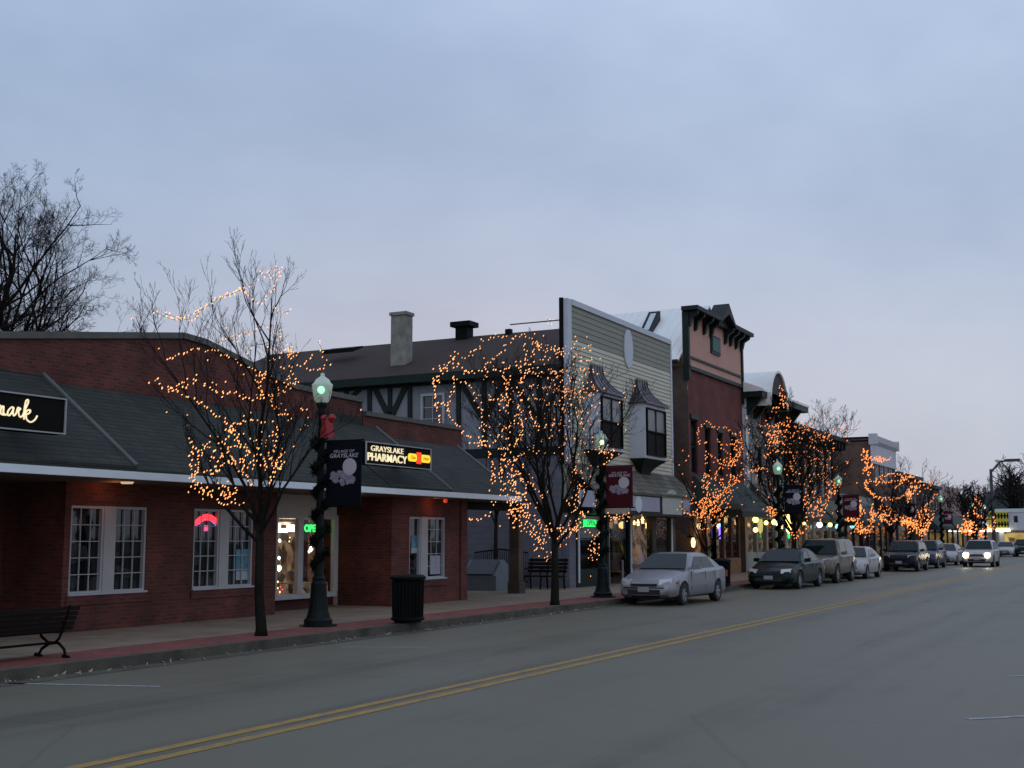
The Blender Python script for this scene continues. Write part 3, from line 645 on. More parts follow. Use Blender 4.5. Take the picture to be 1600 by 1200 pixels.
def bay(px0, px1, wz0, wz1, ztop, zpeak):
    bx0, bx1 = px0, px1; D = .62; zb = wz0-.12
    mb = MB(); cut = .18
    lo = [(bx0, FY), (bx0, FY-D), (bx1, FY-D), (bx1, FY)]
    mb.prism([(x, y, zb) for x, y in lo], (0, 0, ztop-zb))
    o = mb.build('bay_window', M['trim_grey'], TD)
    P = FR(FY-D); window(TD, P, bx0+.14, bx1-.14, wz0, wz1, 2, 1, .05, .06, -.05, 'black', 'glass_upper', name='sash')
    m2 = MB(); m2.box(bx0+.14, bx1-.14, FY-D-.11, FY-D-.03, (wz0+wz1)/2-.02, (wz0+wz1)/2+.03); m2.box(bx0+.19, bx1-.19, FY-D-.02, FY-D-.006, wz0+.05, (wz0+wz1)/2); m2.build('lower_sash', M['black'], TD)
    MB().box(bx0+.19, bx1-.19, FY-D-.012, FY-D-.004, (wz0+wz1)/2+.04, wz1-.05).build('curtain', M['bay_curtain'], TD)
    # flared metal roof
    m3 = MB(); n = 7; prev = None
    for i in range(n+1):
        t = i/n; e = (1-t)**2.2; hw = (bx1-bx0)/2; cx = (bx0+bx1)/2
        wdt = hw*(.42+.72*e); dd = .10+(D+.12-.10)*e; z = ztop+t*(zpeak-ztop)
        ring = [(cx-wdt, FY, z), (cx-wdt, FY-dd, z), (cx-wdt/3, FY-dd, z), (cx+wdt/3, FY-dd, z), (cx+wdt, FY-dd, z), (cx+wdt, FY, z)]
        if prev:
            for k in range(5): m3.quad(prev[k], prev[k+1], ring[k+1], ring[k])
        for k in range(0): pass
        prev = ring
    m3.add(prev, [(0, 1, 2, 3, 4, 5)])
    for f in (-1, -.5, 0, .5, 1):
        pts = []
        for i in range(n+1):
            t = i/n; e = (1-t)**2.2; hw = (bx1-bx0)/2; cx = (bx0+bx1)/2; pts.append((cx+f*hw*(.42+.72*e), FY-(.10+(D+.02)*e)-.008, ztop+t*(zpeak-ztop)+.008))
        m3.tube(pts, .02, 5)
    m3.box(bx0-.1, bx1+.1, FY-D-.14, FY-.03, ztop-.03, ztop+.03)
    m3.build('bay_roof', M['bronze'], TD)
    m4 = MB(); prev = None
    for i in range(6):
        t = i/5; e = 1-t; hw = (bx1-bx0)/2; cx = (bx0+bx1)/2; wdt = hw*(.34+.70*e**2); dd = .14+(D-.1)*e**2; z = zb-t*.75
        ring = [(cx-wdt, FY, z), (cx-wdt, FY-dd, z), (cx+wdt, FY-dd, z), (cx+wdt, FY, z)]
        if prev:
            for k in range(3): m4.quad(ring[k], ring[k+1], prev[k+1], prev[k])
        prev = ring
    m4.add(prev, [(0, 3, 2, 1)]); m4.build('bay_bracket', M['dkgrey'], TD)
BYY = FY-.62
for x0, x1, y0, y1, yt, yp in ((936, 973, 622, 699, 616, 577), (1007, 1040, 640, 713, 633, 599)):
    bay(PY(x0, 660, BYY).x, PY(x1, 660, BYY).x, PY((x0+x1)/2, y1, BYY).z, PY((x0+x1)/2, y0, BYY).z, PY((x0+x1)/2, yt, BYY).z, PY((x0+x1)/2-8, yp, FY).z)
# pent roof of wood shingles, sign band and shop front
PEN = PY(1050, 743, FY).z; Pb = 3.42
mb = MB(); mb.hexa([(TX, FY-1.0, Pb-.06), (X1+.1, FY-1.0, Pb-.06), (X1-.0, FY-.002, PEN-.1), (TX, FY-.002, PEN-.1), (TX, FY-1.0, Pb+.04), (X1+.1, FY-1.0, Pb+.04), (X1, FY-.04, PEN), (TX, FY-.04, PEN)])
mb.build('pent_roof', M['shingle_wood'], TD)
mb = MB(); mb.box(TX, X1+.1, FY-.92, FY-.85, 2.62, Pb-.06); mb.box(TX, X1+.1, FY-.85, FY, 2.62, 2.68); mb.build('sign_band', M['dkgreen'], TD)
def sp(x0, x1, y0, y1, m, arch=False):
    Y = FY-.93; a0, a1, z0, z1 = pr(x0, x1, y0, y1, Y); mb = MB()
    if arch:
        c = (a0+a1)/2; h = (a1-a0)/2; pts = [(a0, z0), (a1, z0), (a1, z1-.25), (a1-h*.3, z1-.25)]+[(c+h*.55*cos(t), z1-.25+.26*sin(t)) for t in np.linspace(.2, pi-.2, 8)]+[(a0+h*.3, z1-.25), (a0, z1-.25)]
        mb.prism([(a, Y-.03, z) for a, z in pts], (0, .03, 0))
    else: mb.box(a0, a1, Y-.02, Y, z0, z1)
    return mb.build('sign_panel', M[m], TD)
sp(904, 929, 766, 792, 'sign_panel'); sp(985, 1030, 776, 799, 'sign_panel'); sp(1066, 1077, 778, 803, 'sign_panel')
sp(1034, 1064, 766, 804, 'sign_cream', True)
c = PY(998, 788, FY-.96); MB().prism([(c.x+.34*cos(t), FY-.965, c.z+.30*sin(t)) for t in np.linspace(0, 2*pi, 20)[:-1]], (0, .014, 0)).build('sign_disc', M['pale'], TD)
S0 = FY-.05
def X_(x): return PY(x, 860, S0).x
mb = MB(); mb.box(TX, X_(902), S0, S0+.3, 0, 2.65); mb.build('corner_pier', M['block_grey'], TD)
for xa, xb in ((900, 905), (947, 950), (982, 987), (1018, 1024), (1046, 1054)): MB().box(X_(xa), X_(xb), S0-.05, S0+.2, .15, 2.65).build('shopfront_post', M['dkgreen'], TD)
MB().box(X_(905)+.004, X_(947)-.004, S0-.02, S0+.15, .15, .75).build('base_panel', M['dkgreen'], TD); MB().box(X_(987)+.004, X_(1018)-.004, S0-.02, S0+.15, .15, .55).build('base_panel', M['dkgreen'], TD)
for a_, b_, c_, d_, e_, f_ in ((901, 903, -.08, -.05, .3, 2.6), (953, 955, .05, .1, .15, 2.6), (983, 985, -.08, -.05, .15, 2.6), (976, 978, .1, .14, .15, 1.0), (1047, 1049, -.08, -.05, .15, 2.6)): MB().box(X_(a_), X_(b_), S0+c_, S0+d_, e_, f_).build('frame_strip', M['trim_grey'], TD)
def shopwin(par, x0, x1, z0, z1, back, dpt=1.2, gy=S0, nm='display_window'):
    a0, a1 = PY(x0, 860, gy).x, PY(x1, 860, gy).x
    o = MB().quad((a0, gy+.03, z0), (a1, gy+.03, z0), (a1, gy+.03, z1), (a0, gy+.03, z1)).build(nm, M['shop_glass'], par)
    m_ = MB(); m_.quad((a0-.3, gy+dpt, z0-.2), (a1+1.2, gy+dpt, z0-.2), (a1+1.2, gy+dpt, z1+.2), (a0-.3, gy+dpt, z1+.2)); m_.quad((a0, gy+.05, z0-.01), (a1+1.2, gy+.05, z0-.01), (a1+1.2, gy+dpt, z0-.01), (a0, gy+dpt, z0-.01))
    m_.build('interior', M[back], o); return o
shopwin(TD, 905, 947, .75, 2.62, 'glass', .25); shopwin(TD, 950, 982, .15, 2.62, 'glass', .6)
shopwin(TD, 987, 1018, .55, 2.62, 'shop_orange'); shopwin(TD, 1024, 1046, .55, 2.62, 'shop_dim')
r, a0, a1, z0, z1 = lit('neon_sign', 913, 933, 812, 823, S0-.1, '', 'bright green OPEN sign in the dark shopfront of the timbered building', 'neon sign')
MB().box(a0, a1, S0-.10, S0-.06, z0, z1).build('green_panel', M['neon_green'], r); text(r, 'OPEN', ((a0+a1)/2, S0-.105, (z0+z1)/2), .26, 'dkgreen', ext=.003)
for i, (x, y, s) in enumerate(((998, 817, .13), (1005, 813, .15), (1012, 820, .17), (992, 817, .09))):
    p = PY(x, y, S0+.4); mb = MB()
    mb.prism([(p.x+s*(1 if k % 2 == 0 else .45)*sin(k*pi/5), S0+.4, p.z+s*(1 if k % 2 == 0 else .45)*cos(k*pi/5)) for k in range(10)], (0, .05, 0))
    tag(mb.build('star_lamp', M['lamp_warm']), ['glowing star lamp in the orange window, between the two larger stars and lowest left', 'glowing star lamp in the orange shop window, topmost of four', 'largest glowing star lamp, at the right of the orange shop window', 'small narrow star lamp at the left edge of the orange shop window'][i], 'star lamp', 'star lamps in the orange window')
p = PY(997, 905, S0+.5); mb = MB(); mb.lathe((p.x, S0+.5, .55), [(.28, 0), (.3, .35), (.2, .7), (.08, .95), (.0, 1.0)], 10); tag(mb.build('white_figurine', M['pale'], smooth=True), 'rounded white ornament standing low in the orange shop window', 'ornament')
mb = MB(); mb.box(X_(990), X_(1003), S0+.7, S0+1.0, .56, 2.0); tag(mb.build('display_cabinet', M['dresser_red']), 'reddish display cabinet inside the orange shop window', 'cabinet')

# ---------------------------------------------------------------- courtyard between the two buildings
r = thing('porch_frame', (31.5, 17.3, 0), 'low dark porch beam running from the brick shop to a brick post', 'porch')
pp = G(807, 927, .15)
MB().box(pp.x-.16, pp.x+.16, pp.y-.16, pp.y+.16, .15, 2.62).box(pp.x-.2, pp.x+.2, pp.y-.2, pp.y+.2, .15, .5).build('post', M['brick_olive'], r)
MB().box(B1+.2, pp.x+.25, pp.y-.12, pp.y+.12, 2.62, 2.86).build('beam', M['wood_dark'], r)
MB().hexa([(31.1, pp.y-.5, 2.88), (pp.x+.4, pp.y-.5, 2.88), (pp.x+.4, pp.y+.5, 3.25), (31.1, pp.y+.5, 3.25), (31.1, pp.y-.5, 2.95), (pp.x+.4, pp.y-.5, 2.95), (pp.x+.4, pp.y+.5, 3.32), (31.1, pp.y+.5, 3.32)]).build('porch_roof', M['shingle_brown'], r)
def bx(x, y, z=.15): return G(x, y, z)
p = bx(760, 922); r = thing('memorial_box', p, 'grey slant-topped metal box on the paving beside the brick shop', 'memorial box')
MB().prism([(p.x-.5, p.y-.62, .15), (p.x+.35, p.y-.62, .15), (p.x+.35, p.y-.62, .95), (p.x+.05, p.y-.62, 1.12), (p.x-.5, p.y-.62, .62)], (0, 1.25, 0)).build('body', M['box_grey'], r)
MB().hexa([(p.x-.52, p.y-.5, .66), (p.x-.02, p.y-.5, 1.11), (p.x-.02, p.y+.5, 1.11), (p.x-.52, p.y+.5, .66), (p.x-.54, p.y-.5, .68), (p.x-.04, p.y-.5, 1.13), (p.x-.04, p.y+.5, 1.13), (p.x-.54, p.y+.5, .68)]).build('slanted_panel', M['plaque'], r)
p = PX(858, 900, 36.2)
r = thing('garden_bench', (36.3, p.y, .15), 'dark wooden bench against the grey block wall behind the lit tree', 'bench')
Y0, Y1 = PX(888, 900, 36.2).y+.2, PX(818, 900, 36.2).y
mb = MB()
for k in range(4): mb.box(36.0+k*.12, 36.1+k*.12, Y0, Y1, .55, .59)
mb.build('seat', M['wood_dark'], r)
mb = MB()
for k in range(4): mb.box(36.52+k*.03, 36.55+k*.03, Y0, Y1, .68+k*.12, .77+k*.12)
mb.build('backrest', M['wood_dark'], r)
for yy in (Y0+.1, (Y0+Y1)/2, Y1-.1):
    mb = MB(); mb.tube([(36.0, yy, .15), (36.05, yy, .55), (36.5, yy, .55), (36.65, yy, 1.15)], .03, 6); mb.tube([(36.5, yy, .55), (36.55, yy, .15)], .03, 6); mb.tube([(36.0, yy, .56), (36.0, yy, .8), (36.5, yy, .82)], .022, 6); mb.build('leg', M['black'], r)
r = thing('iron_fence', (36.9, 21, .15), 'thin dark metal railing standing before the grey block wall', 'railing')
f0, f1 = PX(825, 870, 36.9).y, PX(742, 870, 36.9).y; zr = PX(790, 858, 36.9).z
MB().tube([(36.9, f0, zr-.12), (36.9, (f0+f1)/2, zr), (36.9, f1, zr-.12)], .025, 6).tube([(36.9, f0, .35), (36.9, f1, .35)], .025, 6).build('rail', M['black'], r)
for k in range(26):
    y = f0+(f1-f0)*k/25; MB().tube([(36.9, y, .15), (36.9, y, zr-.12+.11*(1-abs(k/12.5-1)))], .011, 5).build('picket', M['black'], r)

# ---------------------------------------------------------------- 3. red brick building with the pink gable front
X2, X3 = 49.75, 57.75
PK = thing('brick_building', (53, 20, 0), 'tall red brick building with pink upper panel and dark green bracketed cornice', 'building')
ztop = 11.75; zpk = PY(1115, 588, FY).z
q = [pr(x0, x1, y0, y1, FY) for x0, x1, y0, y1 in ((1079, 1089, 655, 740), (1101, 1110, 668, 742), (1121, 1129, 676, 744), (1141, 1149, 682, 748))]
mb = MB(); wall(mb, FR(FY), X2, X3, 2.9, zpk, q, .2); mb.build('front_wall', M['brick_pink_bldg'], PK)
for i, w_ in enumerate(q): window(PK, FR(FY), *w_, 1, 2, .07, .05, .1, 'dkgreen', 'glass'); m_ = MB(); m_.box(w_[0]-.1, w_[1]+.1, FY-.08, FY+.02, w_[3]-.02, w_[3]+.2); m_.build('lintel', M['dkgreen'], PK)
mb = MB(); wall(mb, SD(X2), FY+.004, 34, 0, 9.2); wall(mb, SD(X3), FY+.004, 34, 0, 9.2); mb.build('side_wall', M['brick_olive'], PK)
mb = MB(); mb.box(X2+.02, X3-.02, FY-.03, FY+.2, zpk+.02, ztop-.15); mb.build('upper_panel', M['pink'], PK)
mb = MB(); z_ = PY(1115, 573, FY).z; mb.box(X2, X3, FY-.12, FY-.03, zpk-.1, zpk+.06); mb.box(X2, X3, FY-.09, FY-.03, z_-.05, z_+.05)
mb.box(X2-.06, X2+.12, FY-.12, FY+.16, 8.6, ztop); mb.box(X3-.12, X3+.06, FY-.12, FY+.16, 8.3, ztop); mb.build('trim', M['dkgreen'], PK)
a0, a1, z0, z1 = pr(1110, 1124, 526, 554, FY-.05); mb = MB(); mb.box(a0, a1, FY-.1, FY-.03, z0, z1); f_ = mb.build('vent_frame', M['dkgreen'], PK); MB().box(a0+.12, a1-.1, FY-.13, FY-.1, z0+.12, z1-.1).build('panel', M['greenpanel'], f_)
mb = MB(); xc = (X2+X3)/2+.3; gz = PY(1129, 469, FY-.6).z
pts = [(X2-.25, ztop-.14), (X2-.25, ztop+.04), (xc-1.0, ztop+.04), (xc, gz), (xc+1.0, ztop+.04), (X3+.25, ztop+.04), (X3+.25, ztop-.14), (xc+1.1, ztop-.14), (xc, gz-.5), (xc-1.1, ztop-.14)]
mb.prism([(a, FY-.62, z) for a, z in pts[1:4]+[pts[8]]+[pts[9], pts[0]]], (0, .75, 0)); mb.prism([(a, FY-.62, z) for a, z in (pts[3], pts[4], pts[5], pts[6], pts[7], pts[8])], (0, .75, 0))
mb.prism([(xc-1.0, FY-.3, ztop-.2), (xc+1.0, FY-.3, ztop-.2), (xc, FY-.3, gz-.4)], (0, .5, 0))
mb.build('cornice', M['dkgrey'], PK)
for k, a in enumerate([X2+.1, X2+1.0, X2+2.2, xc-1.15, xc+1.0, X3-1.9, X3-1.0, X3-.15]):
    MB().prism([(a-.1, FY-.55, ztop-.14), (a-.1, FY-.04, ztop-.14), (a-.1, FY-.04, ztop-.88), (a-.1, FY-.16, ztop-.8), (a-.1, FY-.25, ztop-.45), (a-.1, FY-.5, ztop-.30)], (.2, 0, 0)).build('bracket', M['dkgreen'], PK)
# pale metal roof with skylight behind
MY = PX(884, 498, 54.0).y
rx, rz = 54.0, PX(950, 492, 54.0).z
mb = MB(); mb.hexa([(X2-.3, FY+.3, 9.35), (rx, FY+.3, rz-.1), (rx, MY, rz-.1), (X2-.3, MY, 9.35), (X2-.3, FY+.3, 9.45), (rx, FY+.3, rz), (rx, MY, rz), (X2-.3, MY, 9.45)])
mb.hexa([(rx, FY+.3, rz-.1), (58, FY+.3, 9.4), (58, MY, 9.4), (rx, MY, rz-.1), (rx, FY+.3, rz), (58, FY+.3, 9.5), (58, MY, 9.5), (rx, MY, rz)])
for k in range(int((MY-FY-.6)/.4)): y = FY+.5+k*.4; mb.tube([(X2-.3, y, 9.46), (rx, y, rz+.01)], .012, 4)
mb.build('metal_roof', M['paleroof'], PK)
MB().tube([(rx, MY, rz-.03), (rx, PX(797, 503, 54.0).y, rz-.03)], .035, 5).build('ridge_rod', M['metal_pipe'], PK)
mb = MB(); mb.tube([(X2-.35, FY+.3, 9.38), (X2-.35, MY, 9.38)], .09, 8); mb.build('gutter', M['dkgrey'], PK)
sx = 52.4; p0 = PX(1003, 508, sx); p1 = PX(1029, 492, sx)
sl = (rz-9.45)/(rx-X2+.3)
def rp(x, y, l=0): return (x, y, 9.45+sl*(x-X2+.3)+l)
ya, yb = PX(1002, 508, sx-.4).y, PX(1025, 500, sx).y
mb = MB(); mb.hexa([rp(sx-.7, yb, 0), rp(sx+.6, yb, 0), rp(sx+.6, ya, 0), rp(sx-.7, ya, 0), rp(sx-.7, yb, .15), rp(sx+.6, yb, .45), rp(sx+.6, ya, .45), rp(sx-.7, ya, .15)])
o_ = mb.build('skylight', M['dkgrey'], PK)
MB().quad(rp(sx-.55, yb+.15, .20), rp(sx+.45, yb+.15, .44), rp(sx+.45, ya-.15, .44), rp(sx-.55, ya-.15, .20)).build('pane', M['pale'], o_)
# awnings and shop front
def awning(par, x0, x1, Y, D, z0, z1, m='awning', hip=.5, label=None):
    mb = MB(); pts_b = [(x0, Y-D, z0), (x1, Y-D, z0), (x1, Y, z0), (x0, Y, z0)]; pts_t = [(x0+hip, Y-.05, z1), (x1-hip, Y-.05, z1), (x1-hip, Y, z1), (x0+hip, Y, z1)]
    mb.hexa(pts_b+pts_t); mb.box(x0, x1, Y-D-.01, Y-D+.02, z0-.25, z0); mb.box(x0, x0+.03, Y-D, Y, z0-.25, z0); return mb.build('awning', M[m], par)
def shopfront(par, x0, x1, Y, back, frame, n=3, z1=2.7, base=.5, dpt=1.0):
    MB().box(x0, x1, Y+.02, Y+.2, .15, base).build('base_panel', M[frame], par)
    mb = MB(); mb.box(x0, x1, Y, Y+.3, z1, 3.1)
    mb.build('shopfront_frame', M[frame], par)
    for k in range(n+1): a = x0+(x1-x0)*k/n; MB().box(a-.08, a+.08, Y-.02, Y+.2, .15, z1).build('shopfront_post', M[frame], par)
    o = MB().quad((x0, Y+.05, base), (x1, Y+.05, base), (x1, Y+.05, z1), (x0, Y+.05, z1)).build('display_window', M['shop_glass'], par)
    MB().quad((x0-.3, Y+dpt, .1), (x1+2, Y+dpt, .1), (x1+2, Y+dpt, z1+.3), (x0-.3, Y+dpt, z1+.3)).build('interior', M[back], o)
awning(PK, X2, X2+3.2, FY, 1.2, 3.3, 4.5); awning(PK, X2+3.6, X3+.9, FY, 1.2, 3.0, 4.35)
MB().box(X2, X3, FY+.35, FY+3, 0, .14).build('step', M['concrete'], PK)
a_ = PY(1092, 850, FY).x; b_ = PY(1118, 850, FY).x; c_ = PY(1128, 850, FY).x; d_ = PY(1160, 850, FY).x
shopfront(PK, X2+.5, b_, FY, 'shop_orange', 'wood_warm', 2, 2.75); shopfront(PK, b_, d_-.5, FY, 'shop_dim', 'brownwall', 3, 2.75, .9)
mb = MB(); a0, a1, z0, z1 = pr(1137, 1158, 872, 897, FY-.05); mb.box(a0, a1, FY-.04, FY+.1, .15, z1); mb.build('panelled_base', M['wood_warm'], PK)
r, a0, a1, z0, z1 = lit('neon_tube', 1123.5, 1126, 820, 842, FY-.1, '', 'violet blue vertical neon tube beside the brick shopfront', 'neon tube')
MB().tube([(a0, FY-.12, z0), (a0, FY-.12, z1-.1)], .035, 6).build('tube', M['tube_blue'], r); MB().tube([(a0, FY-.12, z1-.1), (a0, FY-.12, z1+.03)], .04, 6).build('tip', M['lamp_cyan'], r)
r, a0, a1, z0, z1 = lit('wall_lantern', 1081, 1085, 840, 856, FY-.2, '', 'warm wall lantern glowing beside the orange brick shopfront', 'lantern')
MB().lathe(((a0+a1)/2, FY-.2, z0), [(0, 0), (.07, .05), (.10, .25), (.05, .42)], 8).build('glass', M['lamp_warm'], r); MB().box(a0-.05, a1+.05, FY-.3, FY, z1, z1+.07).build('cap', M['black'], r)

# ---------------------------------------------------------------- 4. grey green building with round gable
X4, X5 = 57.95, 65.2
GR = thing('grey_building', (61, 20, 0), 'grey green two storey building with round arched gable and pale roof', 'building')
zt = PY(1160, 606, FY).z
q = [pr(x0, x1, y0, y1, FY) for x0, x1, y0, y1 in ((1178, 1190, 697, 760), (1205, 1212, 706, 762))]
mb = MB(); wall(mb, FR(FY), X4, X5, 3, zt, q, .2); mb.build('front_wall', M['grn_siding'], GR)
for w_ in q: window(GR, FR(FY), *w_, 1, 2, .1, .06, .06, 'dkgrey', 'glass_upper')
mb = MB(); wall(mb, SD(X4-.15), FY-.1, 34, 0, zt); mb.box(X4-.14, X4+.25, FY-.14, FY, 3, zt-.05); mb.box(X4+1.9, X4+2.1, FY-.05, FY, 7.8, 8.0); mb.build('corner_pilaster', M['pale'], GR)
mb = MB(); mb.box(X4+.25, X5, FY-.08, FY, PY(1180, 665, FY).z-.1, PY(1180, 665, FY).z+.1); mb.build('belt_course', M['grn_siding'], GR)
cz = PY(1180, 603, FY-1).z
mb = MB(); mb.hexa([(X4-.3, FY-1.1, cz-.12), (X5+1.6, FY-1.1, cz-.12), (X5+1.6, FY+3, cz-.12), (X4-.3, FY+3, cz-.12), (X4-.3, FY-1.1, cz), (X5+1.6, FY-1.1, cz), (X5+1.6, FY+1.5, cz+1.0), (X4-.3, FY+1.5, cz+1.0)])
mb.build('cornice_roof', M['paleroof'], GR)
mb = MB(); mb.box(X4-.28, X5+1.55, FY-1.05, FY, cz-.4, cz-.13)
for a in (X4+.2, X4+1.8, X4+4.0, X4+5.8, X5+.6): mb.prism([(a-.12, FY-.9, cz-.4), (a-.12, FY, cz-.4), (a-.12, FY, cz-1.3), (a-.12, FY-.25, cz-1.2)], (.24, 0, 0))
mb.build('cornice', M['dkgreen'], GR)
ca = (PY(1205, 640, FY-1.15).x+PY(1227, 640, FY-1.15).x)/2; rr_ = 1.55; zc = PY(1212, 582, FY-1.15).z-rr_*1.15
arc = [(ca+rr_*cos(t), zc+rr_*1.15*sin(t)) for t in np.linspace(pi, 0, 15)]
mb = MB()
for (a, z), (b, y) in zip(arc, arc[1:]):
    mb.hexa([(a, FY-1.25, z), (b, FY-1.25, y), (b, FY+1.0, y), (a, FY+1.0, z), (ca+(a-ca)*1.06, FY-1.25, zc+(z-zc)*1.06), (ca+(b-ca)*1.06, FY-1.25, zc+(y-zc)*1.06), (ca+(b-ca)*1.06, FY+1.0, zc+(y-zc)*1.06), (ca+(a-ca)*1.06, FY+1.0, zc+(z-zc)*1.06)])
mb.box(arc[0][0]-.09, arc[0][0], FY-1.25, FY+1.0, cz-.1, zc)
mb.build('arched_roof', M['paleroof'], GR)
mb = MB(); mb.prism([(a, FY-1.15, z) for a, z in [(arc[0][0], cz-.1)]+arc+[(arc[-1][0], cz-.1)]], (0, 1, 0)); mb.build('arched_gable', M['brownwall'], GR)
a0, a1, z0, z1 = pr(1190, 1204, 622, 668, FY-.05); MB().box(a0, a1, FY-.05, FY-.01, z0, z1).build('red_panel', M['redwall'], GR)
mb = MB(); mb.hexa([(X4+.9, FY-1.1, 3.1), (X5, FY-1.1, 3.1), (X5, FY-.01, 4.3), (X4+.9, FY-.01, 4.3), (X4+.9, FY-1.1, 3.2), (X5, FY-1.1, 3.2), (X5, FY-.01, 4.45), (X4+.9, FY-.01, 4.45)]); mb.build('pent_roof', M['shingle_wood'], GR)
shopfront(GR, X4, X5, FY, 'shop_dim', 'grn_siding', 4, 2.75, 1.1)

# ---------------------------------------------------------------- 5. dark bracketed building
X6, X7 = 65.4, 77.7
DK = thing('brick_building', (71, 20, 0), 'dark red and grey two storey building under a sloping dark cornice, behind lit trees', 'building')
zt = PY(1300, 684, FY-.6).z
q = []
for k in range(6): a = X6+1.0+k*1.95; q.append((a, a+.75, 4.9, 7.0))
mb = MB(); wall(mb, FR(FY), X6, X7, 3, zt-.1, q, .2); mb.build('front_wall', M['brick_dim'], DK)
for w_ in q: window(DK, FR(FY), *w_, 1, 2, .08, .06, .08, 'dkgrey', 'glass_upper')
mb = MB()
for k in range(6): a = X6+.2+k*1.95; mb.box(a, a+.5, FY-.1, FY, 4.2, zt-.5)
mb.build('pilaster', M['grn_siding'], DK)
mb = MB(); wall(mb, SD(X6-.05), FY+.1, 34, 0, zt+.3); wall(mb, SD(X7), FY, 34, 0, zt-.1); mb.build('side_wall', M['brick_olive'], DK)
mb = MB(); mb.hexa([(X6-.4, FY-.9, zt-.15), (X7+.4, FY-.9, zt-.15), (X7+.4, FY+3, zt-.15), (X6-.4, FY+3, zt-.15), (X6-.4, FY-.9, zt+.1), (X7+.4, FY-.9, zt+.1), (X7, FY+2, zt+.75), (X6-.4, FY+2, zt+.75)])
for k in range(14): a = X6+.2+k*.9; mb.box(a, a+.16, FY-.75, FY, zt-.6, zt-.15)
mb.build('cornice', M['dkgrey'], DK)
awning(DK, X6, X6+5.5, FY, 1.2, 2.9, 4.1); mb = MB(); mb.hexa([(X6+5.8, FY-1.2, 2.9), (X7, FY-1.2, 2.9), (X7, FY, 4.0), (X6+5.8, FY, 4.0), (X6+5.8, FY-1.2, 3.0), (X7, FY-1.2, 3.0), (X7, FY, 4.1), (X6+5.8, FY, 4.1)]); mb.build('pent_roof', M['shingle_wood'], DK)
shopfront(DK, X6, X7, FY, 'shop_dim', 'ivory', 6, 2.7, .9)

# ---------------------------------------------------------------- 6. brown brick building with white cornice
X8, X9 = 89.5, 98.3
LW = thing('shop_building', (83.5, 19, 0), 'low shop with green awning between the dark building and the brown brick one', 'building')
mb = MB(); wall(mb, FR(FY), X7+.2, X8-.1, 2.7, 4.6); mb.box(X7+.2, X8-.1, FY+.02, 26, 4.5, 4.6); mb.build('front_wall', M['grn_siding'], LW)
awning(LW, X7+.6, X8-.5, FY, 1.2, 2.8, 4.0); shopfront(LW, X7+.2, X8-.1, FY, 'shop_dim', 'brownwall', 5)
BR = thing('brick_building', (94, 20, 0), 'brown brick building with blank side wall and white bracketed cornice', 'building')
zt = PY(1362, 683, FY).z; ysb = PX(1290, 686, X8).y
q = [(X8+1.0+k*1.75, X8+1.0+k*1.75+.8, 6.0, 7.3) for k in range(4)]
mb = MB(); wall(mb, SD(X8), FY, ysb+6, 0, zt-.05); wall(mb, FR(FY), X8, X9, 2.9, zt-1.9, q, .2); wall(mb, SD(X9), FY, ysb, 0, zt-.1); mb.box(X8, X9, FY+.1, ysb, zt-.3, zt-.2); mb.build('wall', M['brick_brown'], BR)
for w_ in q: window(BR, FR(FY), *w_, 1, 2, .12, .06, .0, 'vinyl', 'glass_upper')
mb = MB(); mb.box(X8-.03, X9+.03, FY-.1, FY+.1, zt-1.9, zt-.55); mb.prism([(X8-.1, FY-.1, zt-.55), (X8-.1, FY-.3, zt-.3), (X8-.1, FY-.36, zt+.1), (X8-.1, FY+.2, zt+.1), (X8-.1, FY+.2, zt-.55)], (X9-X8+.1, 0, 0))
mb.box(X8-.12, X8+.3, FY-.38, FY+.2, zt-.5, zt+.25); mb.box(X9-.3, X9+.05, FY-.38, FY+.2, zt-.5, zt+.25); mb.build('cornice', M['white_wall'], BR)
mb = MB(); mb.box(X8, X9, FY-.5, FY, 4.0, 4.9); mb.build('sign_band', M['brownwall'], BR); mb = MB(); mb.box(X8-.02, X8, FY, ysb+6, zt-.08, zt+.05); mb.build('coping', M['black'], BR)
shopfront(BR, X8, X9, FY, 'shop_dim', 'dkgrey', 4)
# 7. further buildings
def simple(name, x0, x1, zt, wm, label, upper=None, awn=False, gable=False, fm='brownwall', back='shop_dim'):
    r = thing(name, ((x0+x1)/2, FY+3, 0), label, 'building')
    q = [] if not upper else [(x0+.8+k*1.8, x0+.8+k*1.8+.9, upper[0], upper[1]) for k in range(int((x1-x0-1)/1.8))]
    mb = MB(); wall(mb, FR(FY), x0, x1, 2.8, zt, q, .2); wall(mb, SD(x0), FY, FY+12, 0, zt); mb.box(x0, x1, FY+.2, FY+12, zt-.4, zt-.3); wall(mb, SD(x1), FY, FY+12, 0, zt)
    if gable: mb.prism([(x0, FY, zt), (x0, FY+0, zt+.01), (x0+(x1-x0)*.2, FY, zt+gable), (x0+(x1-x0)*.8, FY, zt+gable), (x1, FY, zt+.01)], (0, .3, 0))
    mb.build('wall', M[wm], r)
    for w_ in q: window(r, FR(FY), *w_, 1, 2, .1, .05, .05, 'vinyl', 'glass_upper')
    mb = MB(); mb.box(x0-.1, x1+.1, FY-.25, FY, zt-.25, zt+.05); mb.build('coping', M['dkgrey'], r) if not gable else None
    if awn: awning(r, x0+.3, x1-.3, FY, 1.2, 2.8, 4.0, hip=.2)
    shopfront(r, x0, x1, FY, back, fm, max(2, int((x1-x0)/3))); return r
simple('brick_building', 98.6, 110, 6.9, 'brick_dim', 'dark brick two storey building right of the white cornice, behind lit trees', (4.3, 6.0))
simple('shop_building', 110.2, 121, 6.5, 'brownwall', 'dark brown flat-fronted building left of the peach gable', (4.4, 5.6), True)
a0, a1 = PY(1471, 800, FY).x, PY(1503, 800, FY).x
